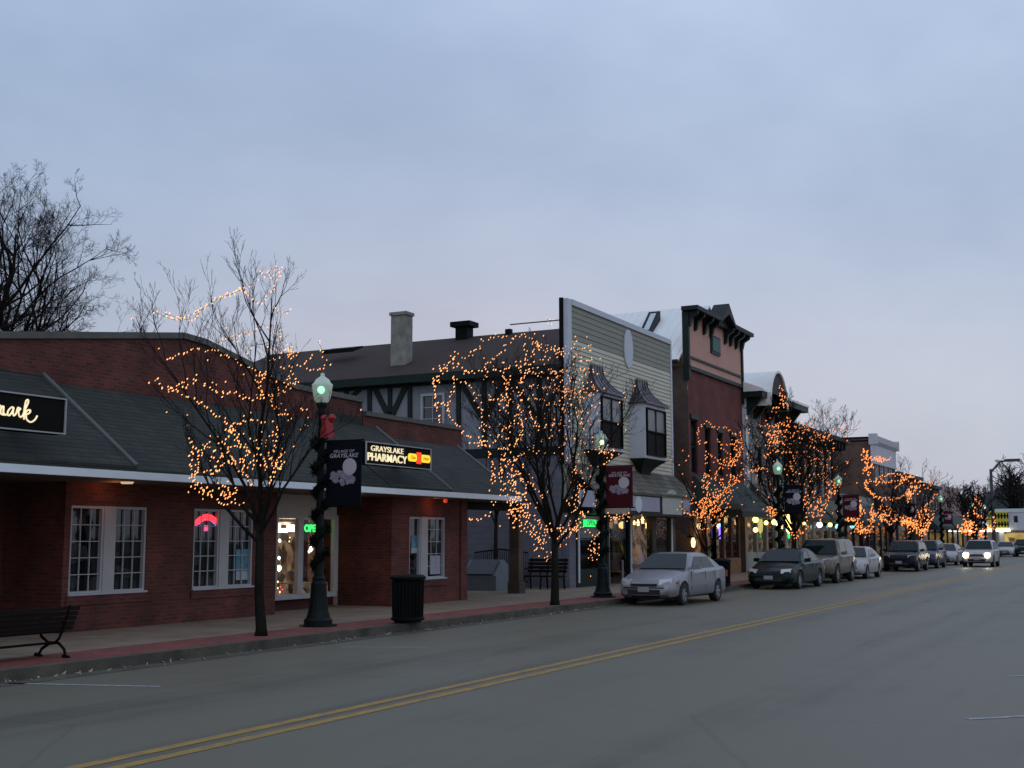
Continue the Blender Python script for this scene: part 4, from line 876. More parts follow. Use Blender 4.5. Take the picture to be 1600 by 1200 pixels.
pg = simple('gabled_shop', a0, a1, 5.0, 'peach', 'peach stucco shop with a truncated gable and dark awning', None, True, 1.8)
a_, b_, c_, d_ = pr(1481, 1486, 778, 793, FY-.1); MB().box(a_, b_, FY-.08, FY, c_, d_).build('window', M['dkgrey'], pg)
simple('shop_building', a1+.3, 148, 4.3, 'brownwall', 'small dark shop just before the white building with the yellow sign', None, True)
# white shop with yellow sign, its flank towards us
WX = 150.
r = thing('white_shop', (WX+5, 18, 0), 'white flat-roofed shop with a yellow sign and lit porch at the street end', 'building')
ya, yb = PX(1600, 820, WX).y, PX(1546, 820, WX).y; zt = PX(1570, 797, WX).z
mb = MB(); wall(mb, SD(WX), ya-14, yb+2, 2.6, zt); wall(mb, FR(ya-14), WX, WX+20, 0, zt); mb.box(WX, WX+20, ya-14, yb+2, zt-.1, zt); mb.box(WX+3, WX+3.2, ya-14, yb+2, 0, 2.6)
for k in range(4): y = yb-1.5-k*3.4; mb.box(WX-.05, WX+.4, y, y+.5, 0, 2.6)
mb.build('wall', M['white_wall'], r)
MB().box(WX-.08, WX-.03, ya-14, yb+2.2, zt-.25, zt+.15).build('coping', M['pale'], r)
y0, y1 = PX(1576, 820, WX).y, PX(1545, 820, WX).y; z0, z1 = PX(1560, 826, WX).z, PX(1560, 800, WX).z
sgn = MB().box(WX-.3, WX-.1, y0, y1, z0, z1).build('signboard', M['yellow_sign'], r)
mb = MB()
for row in range(2):
    for k in range(5):
        if row == 1 and k in (0,): continue
        yy = y1-.45-k*(y1-y0-.5)/5; zz = z0+.2+(1-row)*(z1-z0)/2; h = (z1-z0)/2-.35
        mb.box(WX-.33, WX-.305, yy-.42, yy-.27, zz, zz+h); mb.box(WX-.33, WX-.305, yy-.12, yy+.03, zz, zz+h); mb.box(WX-.33, WX-.305, yy-.3, yy-.1, zz+h*.4, zz+h*.6)
mb.build('lettering', M['black'], sgn)
MB().box(WX+2.9, WX+2.95, yb-5.2, yb-1.0, .9, 2.3).build('lit_window', M['shop_yellow'], r)
for x in (1537, 1545, 1562): p = PX(x, 834, WX-.5); MB().box(p.x, p.x+.3, p.y-.5-(x == 1562)*.6, p.y+.4, 2.45, 2.75).build('porch_light', M['lamp_white'], r)
a0, b0_, z0, z1 = prs(1584, 1590, 806, 816, WX); MB().box(WX-.06, WX-.02, a0, b0_, z0, z1).build('window', M['dkgrey'], r)
# houses beyond with dark roofs
r = thing('house', (175, 30, 0), 'house with a broad dark hipped roof rising behind the white shop', 'house')
y0, y1 = PX(1600, 800, 172).y-8, PX(1500, 800, 172).y; zr = PX(1555, 755, 172).z; ze = 5.2
MB().box(172, 190, y0+1, y1-1, 0, ze).build('wall', M['box_grey'], r)
mb = MB(); ym = (y0+y1)/2; mb.add([(171, y0, ze), (191, y0, ze), (191, y1, ze), (171, y1, ze), (178, ym-7, zr), (178, ym+3, zr)], [(3, 2, 1, 0), (0, 1, 4), (1, 2, 5, 4), (2, 3, 5), (3, 0, 4, 5)]); mb.build('roof', M['evergreen'], r)

# ---------------------------------------------------------------- little lamps along the far shopfronts
for x, y, s, m_, lb in ((1180.5, 812, .22, 'lamp_yellow', 'round yellow lamp above a matching one on the grey green shopfront'), (1180.5, 828, .18, 'lamp_warm', 'round warm lamp, the lower of the pair on the grey green shopfront'),
                        (1197, 817, .16, 'lamp_yellow', 'small yellow globe lamp between the pair of round lamps and the lamp post'), (1209.5, 816, .2, 'lamp_yellow', 'yellow globe lamp next to the red and orange one'),
                        (1215, 820, .14, 'lamp_warm', 'orange lamp with a reddish glow just left of the lamp post'), (1256.5, 818, .12, 'lamp_warm', 'small warm lamp hanging in the lit tree by the parked wagon'),
                        (1280.5, 820, .26, 'lamp_violet', 'white violet glowing lamp above the tan parked utility car'), (1297, 820, .2, 'lamp_yellow', 'yellow lamp between the white and the blue lamps'),
                        (1309, 823, .24, 'lamp_cyan', 'pale blue lamp beside the yellow one under the awning'), (1331.5, 822, .22, 'lamp_cyan', 'blue white lamp at the edge of the ring-shaped tree lights')):
    s *= .68; p = PY(x, y, FY-.7); r = thing('hanging_lamp', p, lb, 'lamp', 'small lamps along the far shopfronts')
    MB().lathe(p, [(0, -s), (s*.6, -s*.8), (s, -.1*s), (s*.8, s*.6), (s*.3, s)], 10).build('globe', M[m_], r, smooth=True); MB().tube([p+Vector((0, 0, s)), p+Vector((0, 0, s+.3))], .02, 5).build('stem', M['black'], r)
p = PY(1232, 819, FY-.7); r = thing('hanging_lamp', p, 'tall yellow green lantern right of the lamp post by the parked wagon', 'lamp', 'small lamps along the far shopfronts')
MB().lathe(p, [(0, -.5), (.13, -.35), (.15, .2), (.05, .5)], 8).build('globe', M['lamp_yellow'], r); MB().lathe(p, [(.02, -.75), (.07, -.6), (.03, -.5)], 8).build('finial', M['neon_green'], r)

def glowlight(name, parent, p, e, c, r=.06):
    ld = bpy.data.lights.new(name, 'POINT'); ld.energy = e; ld.color = c; ld.shadow_soft_size = r; o = bpy.data.objects.new(name, ld); col.objects.link(o)
    o.parent = parent; o.location = Vector(p)-WL.get(parent.name, Vector((0, 0, 0))); return o
p = PY(218, 751, 16.15); glowlight('soffit_glow', SH, (p.x, 16.75, 2.68), 2.2, (1, .38, .16)); p = PY(568, 771, 16.15); glowlight('soffit_glow', SH, (p.x, 16.45, 2.7), 1.2, (1, .6, .3))
p = PY(701, 783, 16.2); glowlight('soffit_glow', SH, (p.x-.35, 16.35, 2.7), 1.6, (1, .25, .10))
glowlight('shop_glow', SH, ((b0+b1)/2, 18.3, 2.2), 5, (1, .72, .42), .2)
glowlight('shop_glow', TD, (X_(1000), S0+.5, 2.3), 10, (1, .5, .18), .15)
glowlight('shop_glow', PK, (PY(1105, 850, FY).x, FY+.4, 2.4), 14, (1, .5, .2), .15); glowlight('lantern_glow', PK, (PY(1083, 850, FY).x, FY-.45, 1.9), 3, (1, .6, .25), .08)
for x_ in (1181, 1209, 1297): glowlight('lamp_glow', GR if x_ < 1290 else DK, PY(x_, 822, FY-1.3), 7, (1, .75, .35), .15)

# ---------------------------------------------------------------- lamp posts
def make_lamp(loc, H, banner, label, core='lamp_core', warm=False, bow=True, near=True):
    r = thing('street_lamp', loc, label, 'street lamp', 'lamp posts with banners along the kerb'); X, Y, Z = loc
    n = 14 if near else 8
    MB().lathe((X, Y, Z), [(.36, 0), (.36, .03), (.27, .04), (.27, .12), (.23, .16), (.19, .30), (.16, .55), (.15, .80), (.12, .86), (.13, .90), (.095, .95), (.085, 1.1)], n).build('base', M['green_trunk'], r, smooth=False)
    MB().lathe((X, Y, Z), [(.085, 1.1), (.075, 2.5), (.062, H-.85), (.10, H-.80), (.07, H-.74), (.10, H-.66), (.125, H-.60), (.05, H-.59)], n).build('pole', M['green_trunk'], r, smooth=True)
    g = MB().lathe((X, Y, Z), [(.11, H-.60), (.155, H-.54), (.18, H-.42), (.20, H-.28), (.205, H-.24), (.16, H-.20), (.13, H-.14), (.06, H-.09), (.035, H-.06), (.045, H-.03), (.0, H)], 18).build('globe', M['globe'], r, smooth=True)
    MB().lathe((X-.135, Y-.075, Z), [(0, H-.45), (.055, H-.42), (.08, H-.36), (.055, H-.30), (0, H-.27)], 12).build('lit_core', M[core], g, smooth=True)
    # garland: a spiral of tufts
    q = random.Random(int(X*10)); mb = MB(); nt_ = 900 if near else 120
    for k in range(nt_):
        t = k/nt_; z = 1.0+t*(H-2.1); a = t*2*pi*6; R_ = .14+.035*sin(a*1.7)
        c = Vector((X+R_*cos(a)*.8, Y+R_*sin(a)*.8, Z+z)); d = Vector((q.gauss(0, 1), q.gauss(0, 1), q.gauss(0, .8))).normalized()
        s = d.cross(Vector((.3, .2, .9))).normalized()*(.03 if near else .09); d *= q.uniform(.09, .20)
        mb.add([c-s, c+s, c+d], [(0, 1, 2)]); mb.add([c-s+d*.3, c+s*1.3, c-d*.8], [(0, 1, 2)])
    mb.tube([(X+.1*cos(t*38), Y+.1*sin(t*38), Z+1+t*(H-2.1)) for t in np.linspace(0, 1, 90)], .07, 5)
    mb.build('garland', M['garland'], r)
    if bow:
        mb = MB()
        bz = H-.95
        for sx_, sz_ in ((1, .14), (-1, .12)):
            mb.lathe((X-.12, Y-.24+sx_*.09, Z+bz+.02), [(0, -.08), (.05, -.06), (.08, .01), (.05, .07), (0, .09)], 8)
        for dy in (-.12, .05):
            mb.hexa([(X-.13, Y-.28+dy, Z+bz-.36), (X-.13, Y-.28+dy, Z+bz-.33), (X-.14, Y-.16+dy, Z+bz-.30), (X-.2, Y-.16+dy, Z+bz-.34), (X-.13, Y-.28+dy*.4, Z+bz), (X-.13, Y-.28+dy*.4, Z+bz), (X-.14, Y-.18+dy*.4, Z+bz), (X-.2, Y-.18+dy*.4, Z+bz)])
        mb.lathe((X-.14, Y-.24, Z+bz), [(0, -.05), (.05, 0), (0, .05)], 6); mb.build('bow', M['bow'], r)
    if banner:
        m_, x0, x1, y0, y1 = banner; b0, b1 = PX(x1, y0, X).y, PX(x0, y0, X).y; z0, z1 = PX((x0+x1)/2, y1, X).z, PX((x0+x1)/2, y0, X).z
        for z in (z0-.02, z1+.02): MB().tube([(X, Y, z), (X, b0-.06, z)], .018, 6).build('banner_arm', M['black'], r)
        bn = MB().box(X-.012, X+.012, b0, b1, z0, z1).build('banner', M[m_], r)
        Wb, Hb = b1-b0, z1-z0; yc = (b0+b1)/2
        a_ = text(bn, 'VILLAGE OF', (X-.018, yc, z1-Hb*.155), Hb*.062, 'bannerink', 'X', .002, shear=.25); b_ = text(bn, 'GRAYSLAKE', (X-.018, yc, z1-Hb*.225), Hb*.092, 'bannerink', 'X', .002, shear=.25, bold=.001)
        TXT_FIT.append((a_, Wb*.60)); TXT_FIT.append((b_, Wb*.82))
        mc = Vector((X-.02, yc-Wb*.18, z1-Hb*.40)); R_ = Wb*.20
        MB().prism([(X-.02, mc.y+R_*cos(t), mc.z+R_*sin(t)) for t in np.linspace(0, 2*pi, 22)[:-1]], (.008, 0, 0)).build('moon_print', M['bannerink'], bn)
        mb = MB(); q = random.Random(3)
        for k in range(46):
            a = q.uniform(0, 6.3); rr = q.random()**.5; cy = yc+Wb*(.02+.36*rr*cos(a)); cz_ = z1-Hb*(.575+.10*rr*sin(a)-.05*(cos(a)*.3)); s = Wb*q.uniform(.04, .10)
            mb.prism([(X-.0165-k*.00004, cy+s*cos(t)*q.uniform(.7, 1.1), cz_+s*.8*sin(t)) for t in np.linspace(0, 2*pi, 8)[:-1]], (.004, 0, 0))
        mb.build('tree_print', M['bannertree'], bn)
    return r
def gl(x, y): p = G(x, y, .15); return (p.x, p.y, .146)
l1 = gl(497, 978); make_lamp(l1, PX(502, 582, l1[0]).z-.15, ('navy', 511, 565, 690, 789), 'nearest lamp post, with navy banner and red bow, before the bay window')
l2 = gl(942, 933); L2 = make_lamp(l2, PX(942, 672, l2[0]).z-.15, ('maroon', 947, 988, 729, 792), 'lamp post with maroon banner and cream strip left of the silver car', 'lamp_core_warm', bow=False)
b0, b1 = PX(984, 800, l2[0]).y, PX(946, 800, l2[0]).y; MB().box(l2[0]-.01, l2[0]+.01, b0, b1, PX(965, 803, l2[0]).z, PX(965, 793.5, l2[0]).z).build('lower_banner', M['bannercream'], L2)
l3 = gl(1220, 904); make_lamp(l3, 4.85, ('navy', 1225, 1254, 759, 802), 'lamp post with navy banner before the grey green building', near=False, bow=False)
l4 = gl(1311, 892); make_lamp((l4[0], 13.8, .146), 4.85, ('maroon', 1316, 1342, 774, 808), 'lamp post with maroon banner beside the ring of tree lights', near=False, bow=False)
p = PY(1421, 800, 13.8); make_lamp((p.x, 13.8, .146), 4.8, ('navy', 1415, 1430, 788, 806), 'lamp post with pale navy banner among the far orange trees', near=False, bow=False)
p = PY(1469, 775, 13.8); make_lamp((p.x, 13.8, .146), 4.9, ('maroon', 1474, 1488, 800, 818), 'lamp post with small maroon banner before the peach gable', near=False, bow=False)
p = PY(1518, 792, 13.8); make_lamp((p.x, 13.8, .146), 4.8, ('navy', 1526, 1534, 811, 824), 'far lamp post with green light at the left of the last lit tree', near=False, bow=False)
p = PY(1538, 796, 13.8); make_lamp((p.x, 13.8, .146), 4.8, None, 'farthest lamp post, white light at the right of the last lit tree', 'lamp_white', near=False, bow=False)

# tall road lamp
p = PY(1548, 733, 13.5); r = thing('cobra_lamp', (p.x, 13.5, .15), 'tall thin road lamp with an arm reaching over the street', 'road lamp')
MB().tube([(p.x, 13.5, .15), (p.x, 13.5, p.z)], [.22, .14], 8).build('pole', M['metal_pipe'], r)
e = PX(1578, 719, p.x); MB().tube([(p.x, 13.5, p.z-.3), (p.x, (13.5+e.y)/2, p.z+.7), (p.x, e.y, e.z)], .1, 6).build('arm', M['metal_pipe'], r)
MB().box(p.x-.2, p.x+.2, e.y-.9, e.y+.5, e.z-.15, e.z+.12).build('head', M['metal_pipe'], r)

# ---------------------------------------------------------------- bins and bench
def make_bin(loc, label):
    x, y, z = loc; r = thing('litter_bin', loc, label, 'litter bin', 'black slatted litter bins on the pavement')
    mb = MB(); n = 26
    for k in range(n):
        a = 2*pi*k/n; c, s_ = cos(a), sin(a); mb.tube([(x+.29*c, y+.29*s_, z+.05), (x+.31*c, y+.31*s_, z+.82)], .022, 4)
    mb.build('slats', M['black'], r)
    MB().lathe(loc, [(0, .02), (.27, .02), (.285, .84), (0, .84)], 20).build('liner', M['black'], r)
    MB().lathe(loc, [(.33, .06), (.335, .10), (.31, .12)], 20).build('base_ring', M['black'], r)
    MB().lathe(loc, [(.31, .83), (.35, .85), (.36, .90), (.30, .94), (.16, .95), (.16, .90), (0, .88)], 20).build('lid', M['black'], r); return r
p = G(637, 973, .15); make_bin((p.x, p.y, .146), 'black slatted litter bin standing at the kerb before the brick shop')
p = G(1127, 917, .15); make_bin((p.x, p.y, .146), 'black litter bin standing just behind the silver car')
r = thing('street_bench', (13.2, 14.1, .146), 'dark slatted bench with curled iron legs at the kerb, back to the street', 'bench')
e1 = G(110, 1025, .15); bxn = e1.x-.15; by = e1.y
mb = MB()
for k in range(5): z = .52+k*.070; yb_ = by-.02-k*.030; mb.box(bxn-3.2, bxn+.14, yb_-.02, yb_+.01, z, z+.058)
mb.build('backrest', M['wood_dark'], r)
mb = MB()
for k in range(5): mb.box(bxn-3.2, bxn+.1, by+.06+k*.085, by+.13+k*.085, .49, .52)
mb.build('seat', M['wood_dark'], r)
for xx in (bxn-.05, bxn-1.6, bxn-3.1):
    mb = MB()
    mb.tube([(xx, by-.12, .16), (xx, by-.09, .26), (xx, by+.0, .33), (xx, by+.05, .35)], .022, 6); mb.tube([(xx, by+.42, .16), (xx, by+.36, .25), (xx, by+.22, .33), (xx, by+.05, .35)], .022, 6)
    mb.tube([(xx, by-.02, .50), (xx, by+.02, .41), (xx, by+.1, .35), (xx, by+.24, .35), (xx, by+.38, .43), (xx, by+.40, .50)], .02, 6)
    mb.tube([(xx, by-.02, .48), (xx, by-.17, .88)], .02, 6); mb.tube([(xx, by-.05, .66), (xx, by+.3, .70), (xx, by+.42, .64), (xx, by+.40, .52)], .018, 6)
    mb.tube([(xx, by-.18, .15), (xx, by-.07, .17)], .03, 6); mb.tube([(xx, by+.36, .15), (xx, by+.48, .17)], .03, 6); mb.build('leg', M['black'], r)
MB().tube([(bxn-3.1, by+.10, .35), (bxn-.05, by+.10, .35)], .018, 6).build('tie_rod', M['black'], r)

# ---------------------------------------------------------------- cars
def make_car(kind, pm, label, loc, rot=0, lights=False):
    if kind == 'sedan': Lc, W, zs, zr, base = 4.45, 1.70, .30, 1.38, [(0, .52), (.06, .60), (.22, .70), (.6, .80), (1.25, .93), (2.2, .95), (3.6, .98), (3.85, 1.0), (4.3, .98), (4.42, .85), (4.45, .6)]; gh = (1.18, 2.0, 3.05, 3.85); wr = .30; wx = (.85, 3.47)
    elif kind == 'wagon': Lc, W, zs, zr, base = 4.9, 1.76, .28, 1.40, [(0, .50), (.06, .60), (.3, .70), (.8, .80), (1.4, .92), (2.4, .95), (3.9, .97), (4.7, .97), (4.86, .85), (4.9, .6)]; gh = (1.32, 2.15, 3.3, 4.2); wr = .32; wx = (.98, 3.72)
    elif kind == 'suv': Lc, W, zs, zr, base = 4.65, 1.80, .42, 1.74, [(0, .75), (.05, .88), (.2, 1.0), (.7, 1.06), (1.3, 1.10), (2.2, 1.12), (4.3, 1.13), (4.6, 1.1), (4.65, .8)]; gh = (1.30, 1.85, 4.25, 4.6); wr = .37; wx = (.85, 3.55)
    else: Lc, W, zs, zr, base = 4.75, 1.84, .36, 1.62, [(0, .62), (.05, .78), (.2, .90), (.7, 1.0), (1.25, 1.05), (2.2, 1.06), (4.3, 1.08), (4.7, 1.0), (4.75, .7)]; gh = (1.2, 1.95, 3.9, 4.6); wr = .35; wx = (.9, 3.65)
    r = thing('parked_car' if not lights else 'moving_car', loc, label, 'car', 'cars in the street'); WL[r.name] = Vector((0, 0, 0))
    cx = Lc/2; hW = W/2
    def lerp(t, x):
        for (a, b), (c, d) in zip(t, t[1:]):
            if x <= c: return b+(d-b)*(x-a)/(c-a+1e-9)
        return t[-1][1]
    hwf = [(0, .74), (.08, .84), (.3, .94), (.8, .985), (1.4, 1), (Lc-.9, 1), (Lc-.3, .95), (Lc-.06, .86), (Lc, .78)]
    xsn = sorted(set([0, .03, .08, .15, .3]+[Lc-q_ for q_ in (0, .03, .08, .15, .3)]+list(np.round(np.linspace(.4, Lc-.4, 44), 3))+[w_+s*wr*1.16*k for w_ in wx for s in (-1, 1) for k in (.3, .6, .8, .93, 1)]))
    belt = zs; mb = MB(); rings = []
    for x in xsn:
        h = hW*lerp(hwf, x); zt = lerp(base, x); zb = zs-.06+(.06 if x < .15 or x > Lc-.15 else 0); zb2 = zb
        for w_ in wx:
            d = abs(x-w_)
            if d <= wr*1.16+1e-6: zb2 = max(zb2, wr+sqrt(max(0, (wr*1.16)**2-d*d)))
        zsh = min(zt-.05, max(zb2+.04, zt-.09)); zm = max(zb2+.01, zb+(zsh-zb)*.5)
        half = [(h*.55, zb-.02), (h*.93, max(zb, zb2-.0)), (h*.985, max(zb2+.004, zb+.06)), (h*1.0, zm), (h*.985, max(zsh, zm+.01)), (h*.90, zt-.015), (h*.6, zt+.012), (0, zt+.022)]
        ring = [(x-cx, -a, z) for a, z in half]+[(x-cx, a, z) for a, z in half[-2::-1]]
        rings.append(ring)
    nR = len(rings[0]); b = 0
    for ring in rings: mb.v += ring
    for i in range(len(rings)-1):
        for k in range(nR-1): mb.f.append((i*nR+k, i*nR+k+1, (i+1)*nR+k+1, (i+1)*nR+k)); mb.m.append(0)
    mb.f.append(tuple(range(nR))[::-1]); mb.m.append(0); mb.f.append(tuple((len(rings)-1)*nR+k for k in range(nR))); mb.m.append(0)
    mb.build('body', M[pm], r, local=True, smooth='car')
    MB().box(.25-cx, Lc-.25-cx, -hW*.72, hW*.72, zs-.12, .72*min(1, lerp(base, 1)/.9)).build('underbody', M['trim_black'], r, local=True)
    # greenhouse
    g0, g1, g2, g3 = gh; zb1, zb2_ = lerp(base, g0), lerp(base, g3)-.02; tum = .80 if kind in ('sedan', 'wagon') else .86
    prof = [(g0, zb1-.01), (g0+(g1-g0)*.5, zb1+(zr-zb1)*.55), (g1-.08, zr-.045), (g1+.12, zr-.01), ((g1+g2)/2, zr+.015), (g2-.1, zr-.01), (g2+.12, zr-.05), (g2+(g3-g2)*.55, zb2_+(zr-zb2_)*.55), (g3, zb2_)]
    mb = MB(); rings = []
    for x, z in prof:
        zl = lerp(base, x)-.03; f = (z-zl)/(zr-zl); hb = hW*.90; ht = hb*(1-(1-tum)*max(0, f))
        rings.append([(x-cx, -hb, zl), (x-cx, -hb+(hb-ht)*.85, zl+(z-zl)*.85), (x-cx, -ht+.06, z-.0), (x-cx, 0, z+.012), (x-cx, ht-.06, z), (x-cx, hb-(hb-ht)*.85, zl+(z-zl)*.85), (x-cx, hb, zl)])
    for ring in rings: mb.v += ring
    for i in range(len(rings)-1):
        for k in range(6): mb.f.append((i*7+k, i*7+k+1, (i+1)*7+k+1, (i+1)*7+k)); mb.m.append(0)
    mb.build('roof', M[pm], r, local=True, smooth='car')
    def strip(i0, i1, t0, t1, inset, nm): # glass between profile rows across the width
        A, B_ = Vector((prof[i0][0]-cx, 0, prof[i0][1])), Vector((prof[i1][0]-cx, 0, prof[i1][1]))
        d = B_-A; nrm = Vector((-d.z, 0, d.x)).normalized(); nrm = nrm if nrm.z > 0 else -nrm
        pts = []
        for t, hwid in ((t0, hW*.86), (t1, hW*.90*tum-.09)):
            c = A+d*t+nrm*.052; pts += [(c.x, -hwid, c.z), (c.x, hwid, c.z)]
        m_ = MB(); a, b_, c_, d_ = pts[0], pts[1], pts[3], pts[2]; m_.quad(a, b_, c_, d_)
        mid = lambda p, q: ((p[0]+q[0])/2, (p[1]+q[1])/2, (p[2]+q[2])/2+.0)
        return m_.build(nm, M['car_glass'], r, local=True)
    strip(0, 2, .06, .97, 0, 'windshield'); strip(8, 6, .08, .95, 0, 'rear_window')
    for s in (-1, 1):
        zl = lerp(base, 2.2)+.0; hb = hW*.90; zt_ = zr-.10; mb = MB()
        def sp_(x, z): f = (z-zl+.03)/(zr-zl+.03); return (x-cx, s*(hb*(1-(1-tum)*f)+.012), z)
        fx = g0+(g1-g0)*.25; rx_ = g2+(g3-g2)*.72
        mb.quad(sp_(g0+.42, zl+.02), sp_((g0+g3)/2-.12, zl+.02), sp_((g0+g3)/2-.12, zt_), sp_(g1+.03, zt_)); mb.quad(sp_((g0+g3)/2-.05, zl+.02), sp_(g2+(g3-g2)*.45, zl+.02), sp_(g2+.02, zt_), sp_((g0+g3)/2-.05, zt_))
        if kind != 'sedan' and kind != 'wagon': pass
        mb.build('side_window', M['car_glass'], r, local=True)
        mb = MB(); mb.hexa([(g0+.35-cx, s*hW*.95, zl-.02), (g0+.5-cx, s*hW*.95, zl-.02), (g0+.5-cx, s*(hW+.17), zl), (g0+.38-cx, s*(hW+.17), zl), (g0+.35-cx, s*hW*.95, zl+.11), (g0+.5-cx, s*hW*.95, zl+.11), (g0+.5-cx, s*(hW+.17), zl+.14), (g0+.38-cx, s*(hW+.17), zl+.14)]); mb.build('mirror', M[pm], r, local=True)
        for xd in (g0+.18, (g0+g3)/2-.08, g3-.42 if kind != 'sedan' else g3-.62): MB().box(xd-cx-.008, xd-cx+.008, s*hW*.975-.012, s*hW*1.0+.002, zs+.1, zl-.06).build('door_seam', M['trim_black'], r, local=True)
        [MB().box((g0+g3)/2+o_-cx, (g0+g3)/2+o_+.18-cx, s*hW-.01, s*hW+.025, zl-.14, zl-.10).build('door_handle', M[pm], r, local=True) for o_ in (-.38, .55)]
        for w_ in wx:
            yo, yi = s*(hW-.02), s*(hW-.24); mb = MB(); n = 24
            pr_ = [(wr*.62, 0), (wr*.66, .012), (wr*.95, .004), (wr, -.03), (wr, -.17), (wr*.95, -.20)]
            for rr, dd in pr_:
                for k in range(n): a = 2*pi*k/n; mb.v.append((w_-cx+rr*cos(a), yo+s*dd, wr+rr*sin(a)))
            for i in range(len(pr_)-1):
                for k in range(n): mb.f.append((i*n+k, i*n+(k+1) % n, (i+1)*n+(k+1) % n, (i+1)*n+k)); mb.m.append(0)
            o = mb.build('wheel', M['tyre'], r, local=True)
            mb = MB(); c = Vector((w_-cx, yo-s*.012, wr))
            for k in range(6):
                a = 2*pi*k/6; u = Vector((cos(a), 0, sin(a))); v_ = Vector((-sin(a), 0, cos(a)))*.035*wr/.3
                mb.prism([c+u*.04-v_, c+u*wr*.62-v_*1.2, c+u*wr*.62+v_*1.2, c+u*.04+v_], (0, -s*.02, 0))
            mb.tube([c+Vector((0, s*.01, 0)), c-Vector((0, s*.03, 0))], wr*.2, 12)
            ringv = [(c.x+wr*.63*cos(a), c.y-s*.0, c.z+wr*.63*sin(a)) for a in np.linspace(0, 2*pi, 25)]; mb.tube(ringv, .014, 5, cap=False)
            mb.build('rim', M['rim'], o, local=True); mb = MB(); mb.tube([c-Vector((0, s*.05, 0)), c-Vector((0, s*.06, 0))], wr*.62, 20); mb.build('brake_disc', M['trim_black'], o, local=True)
        # lamps
        hy0, hy1 = hW*.50, hW*.84; zh = lerp(base, .06)+(.0 if kind in ('sedan', 'wagon') else -.12); zq = .13 if kind in ('sedan', 'wagon') else .22
        mb = MB(); mb.hexa([(.0-cx, s*hy0, zh-.04), (.16-cx, s*hy1, zh-.02), (.45-cx, s*hy1*.98, zh-.03), (.3-cx, s*hy0, zh-.03), (.07-cx, s*hy0, zh+zq-.03), (.24-cx, s*(hy1+.012), zh+zq-.0), (.5-cx, s*hy1, zh+zq*.7), (.3-cx, s*hy0, zh+zq-.03)])
        o = mb.build('headlight', M['lens'], r, local=True)
        if lights:
            MB().lathe((0, 0, 0), [(0, 0)], 3)
            mb = MB(); mb.tube([(-.03-cx, s*hW*.68, zh+.06), (-.005-cx, s*hW*.68, zh+.06)], .16, 16); mb.build('lit_lens', M['headlamp'], o, local=True)
            ld = bpy.data.lights.new('headlight_beam', 'SPOT'); ld.energy = 7; ld.color = (1, .88, .66); ld.spot_size = radians(30); ld.spot_blend = .8; ld.shadow_soft_size = .08
            lo = bpy.data.objects.new('headlight_beam', ld); col.objects.link(lo); lo.parent = r; lo.location = (-.1-cx, s*hW*.68, zh+.06); lo.rotation_euler = (0, radians(86), 0)
        mb = MB(); mb.box(Lc-.35-cx, Lc-.05-cx, s*hW*.9-.03, s*hW*.9+.03, .68, .86); mb.build('tail_light', M['lens_red'], r, local=True)
        mb = MB(); mb.box(.36-cx, .48-cx, s*hW*.955-.012, s*hW*.955+.02, zh-.02, zh+.04); mb.build('side_marker', M['lens_amber'], r, local=True)
    zg = lerp(base, .05)
    mb = MB(); mb.box(-.012-cx, .08-cx, -hW*.44, hW*.44, zg-.07, zg+.0); mb.build('grille', M['trim_black'], r, local=True)
    mb = MB(); mb.box(-.014-cx, .05-cx, -hW*.55, hW*.55, zs-.0, zs+.13); mb.build('lower_intake', M['trim_black'], r, local=True)
    mb = MB(); mb.box(-.022-cx, -.0-cx, -hW*.68, hW*.68, zg-.115, zg-.09); mb.build('bumper_line', M['trim_black'], r, local=True)
    MB().box(-.03-cx, -.015-cx, -.16, .16, zs+.07, zs+.20).build('license_plate', M['plate'], r, local=True)
    if kind == 'suv':
        mb = MB()
        for s in (-1, 1): mb.tube([(g1+.3-cx, s*hW*.66, zr+.05), (g2-.2-cx, s*hW*.66, zr+.05)], .02, 6)
        mb.build('roof_rail', M['trim_black'], r, local=True)
    r.rotation_euler = (0, 0, rot)
    return r
def park(kind, pm, label, fw, Lw=.85, yoff=0, lights=False, rot=0, dx=0, Y=None):
    y = Y; p = PY(fw[0], fw[1], y)
    L2_ = {'sedan': 4.45, 'wagon': 4.9, 'suv': 4.65, 'mid': 4.75}[kind]; w_ = {'sedan': 1.7, 'wagon': 1.82, 'suv': 1.8, 'mid': 1.84}[kind]
    return make_car(kind, pm, label, (p.x-.88+L2_/2+dx, y+w_/2, .002), rot, lights)
park('sedan', 'paint_silver', 'silver sedan parked nearest, right beside the second lamp post', (1073, 943), Y=11.15, rot=radians(-2), dx=.1)
park('wagon', 'paint_green', 'dark green car parked behind the first gap along the kerb', (1253, 915), Y=11.0, rot=radians(-1))
park('suv', 'paint_tan', 'tan boxy utility car parked behind the dark green one', (1311, 907), Y=11.1)
park('sedan', 'paint_pearl', 'white sedan parked behind the tan utility car', (1357, 897), Y=11.1)
park('mid', 'paint_navy', 'dark navy car parked after the second gap, facing us', (1437, 890), Y=11.0)
park('mid', 'paint_blue', 'blue car parked just behind the dark navy one', (1467, 886), Y=11.1)
park('sedan', 'paint_pearl', 'pale car parked half hidden behind the oncoming car', (1497, 880), Y=11.2)
p = G(1507, 887); q = G(1553, 886)
make_car('mid', 'paint_gold', 'oncoming car with both headlights lit in the near lane', (81.9, 9.4, .002), 0, True)
c_ = G(1571, 874); make_car('sedan', 'paint_pearl', 'white car parked in front of the white shop with the yellow sign', (124.5, 12.0, .002), 0)
c_ = G(1592, 871); make_car('mid', 'paint_navy', 'dark car at the right edge of the picture, farthest one', (c_.x+6, 10.5, .002), 0)

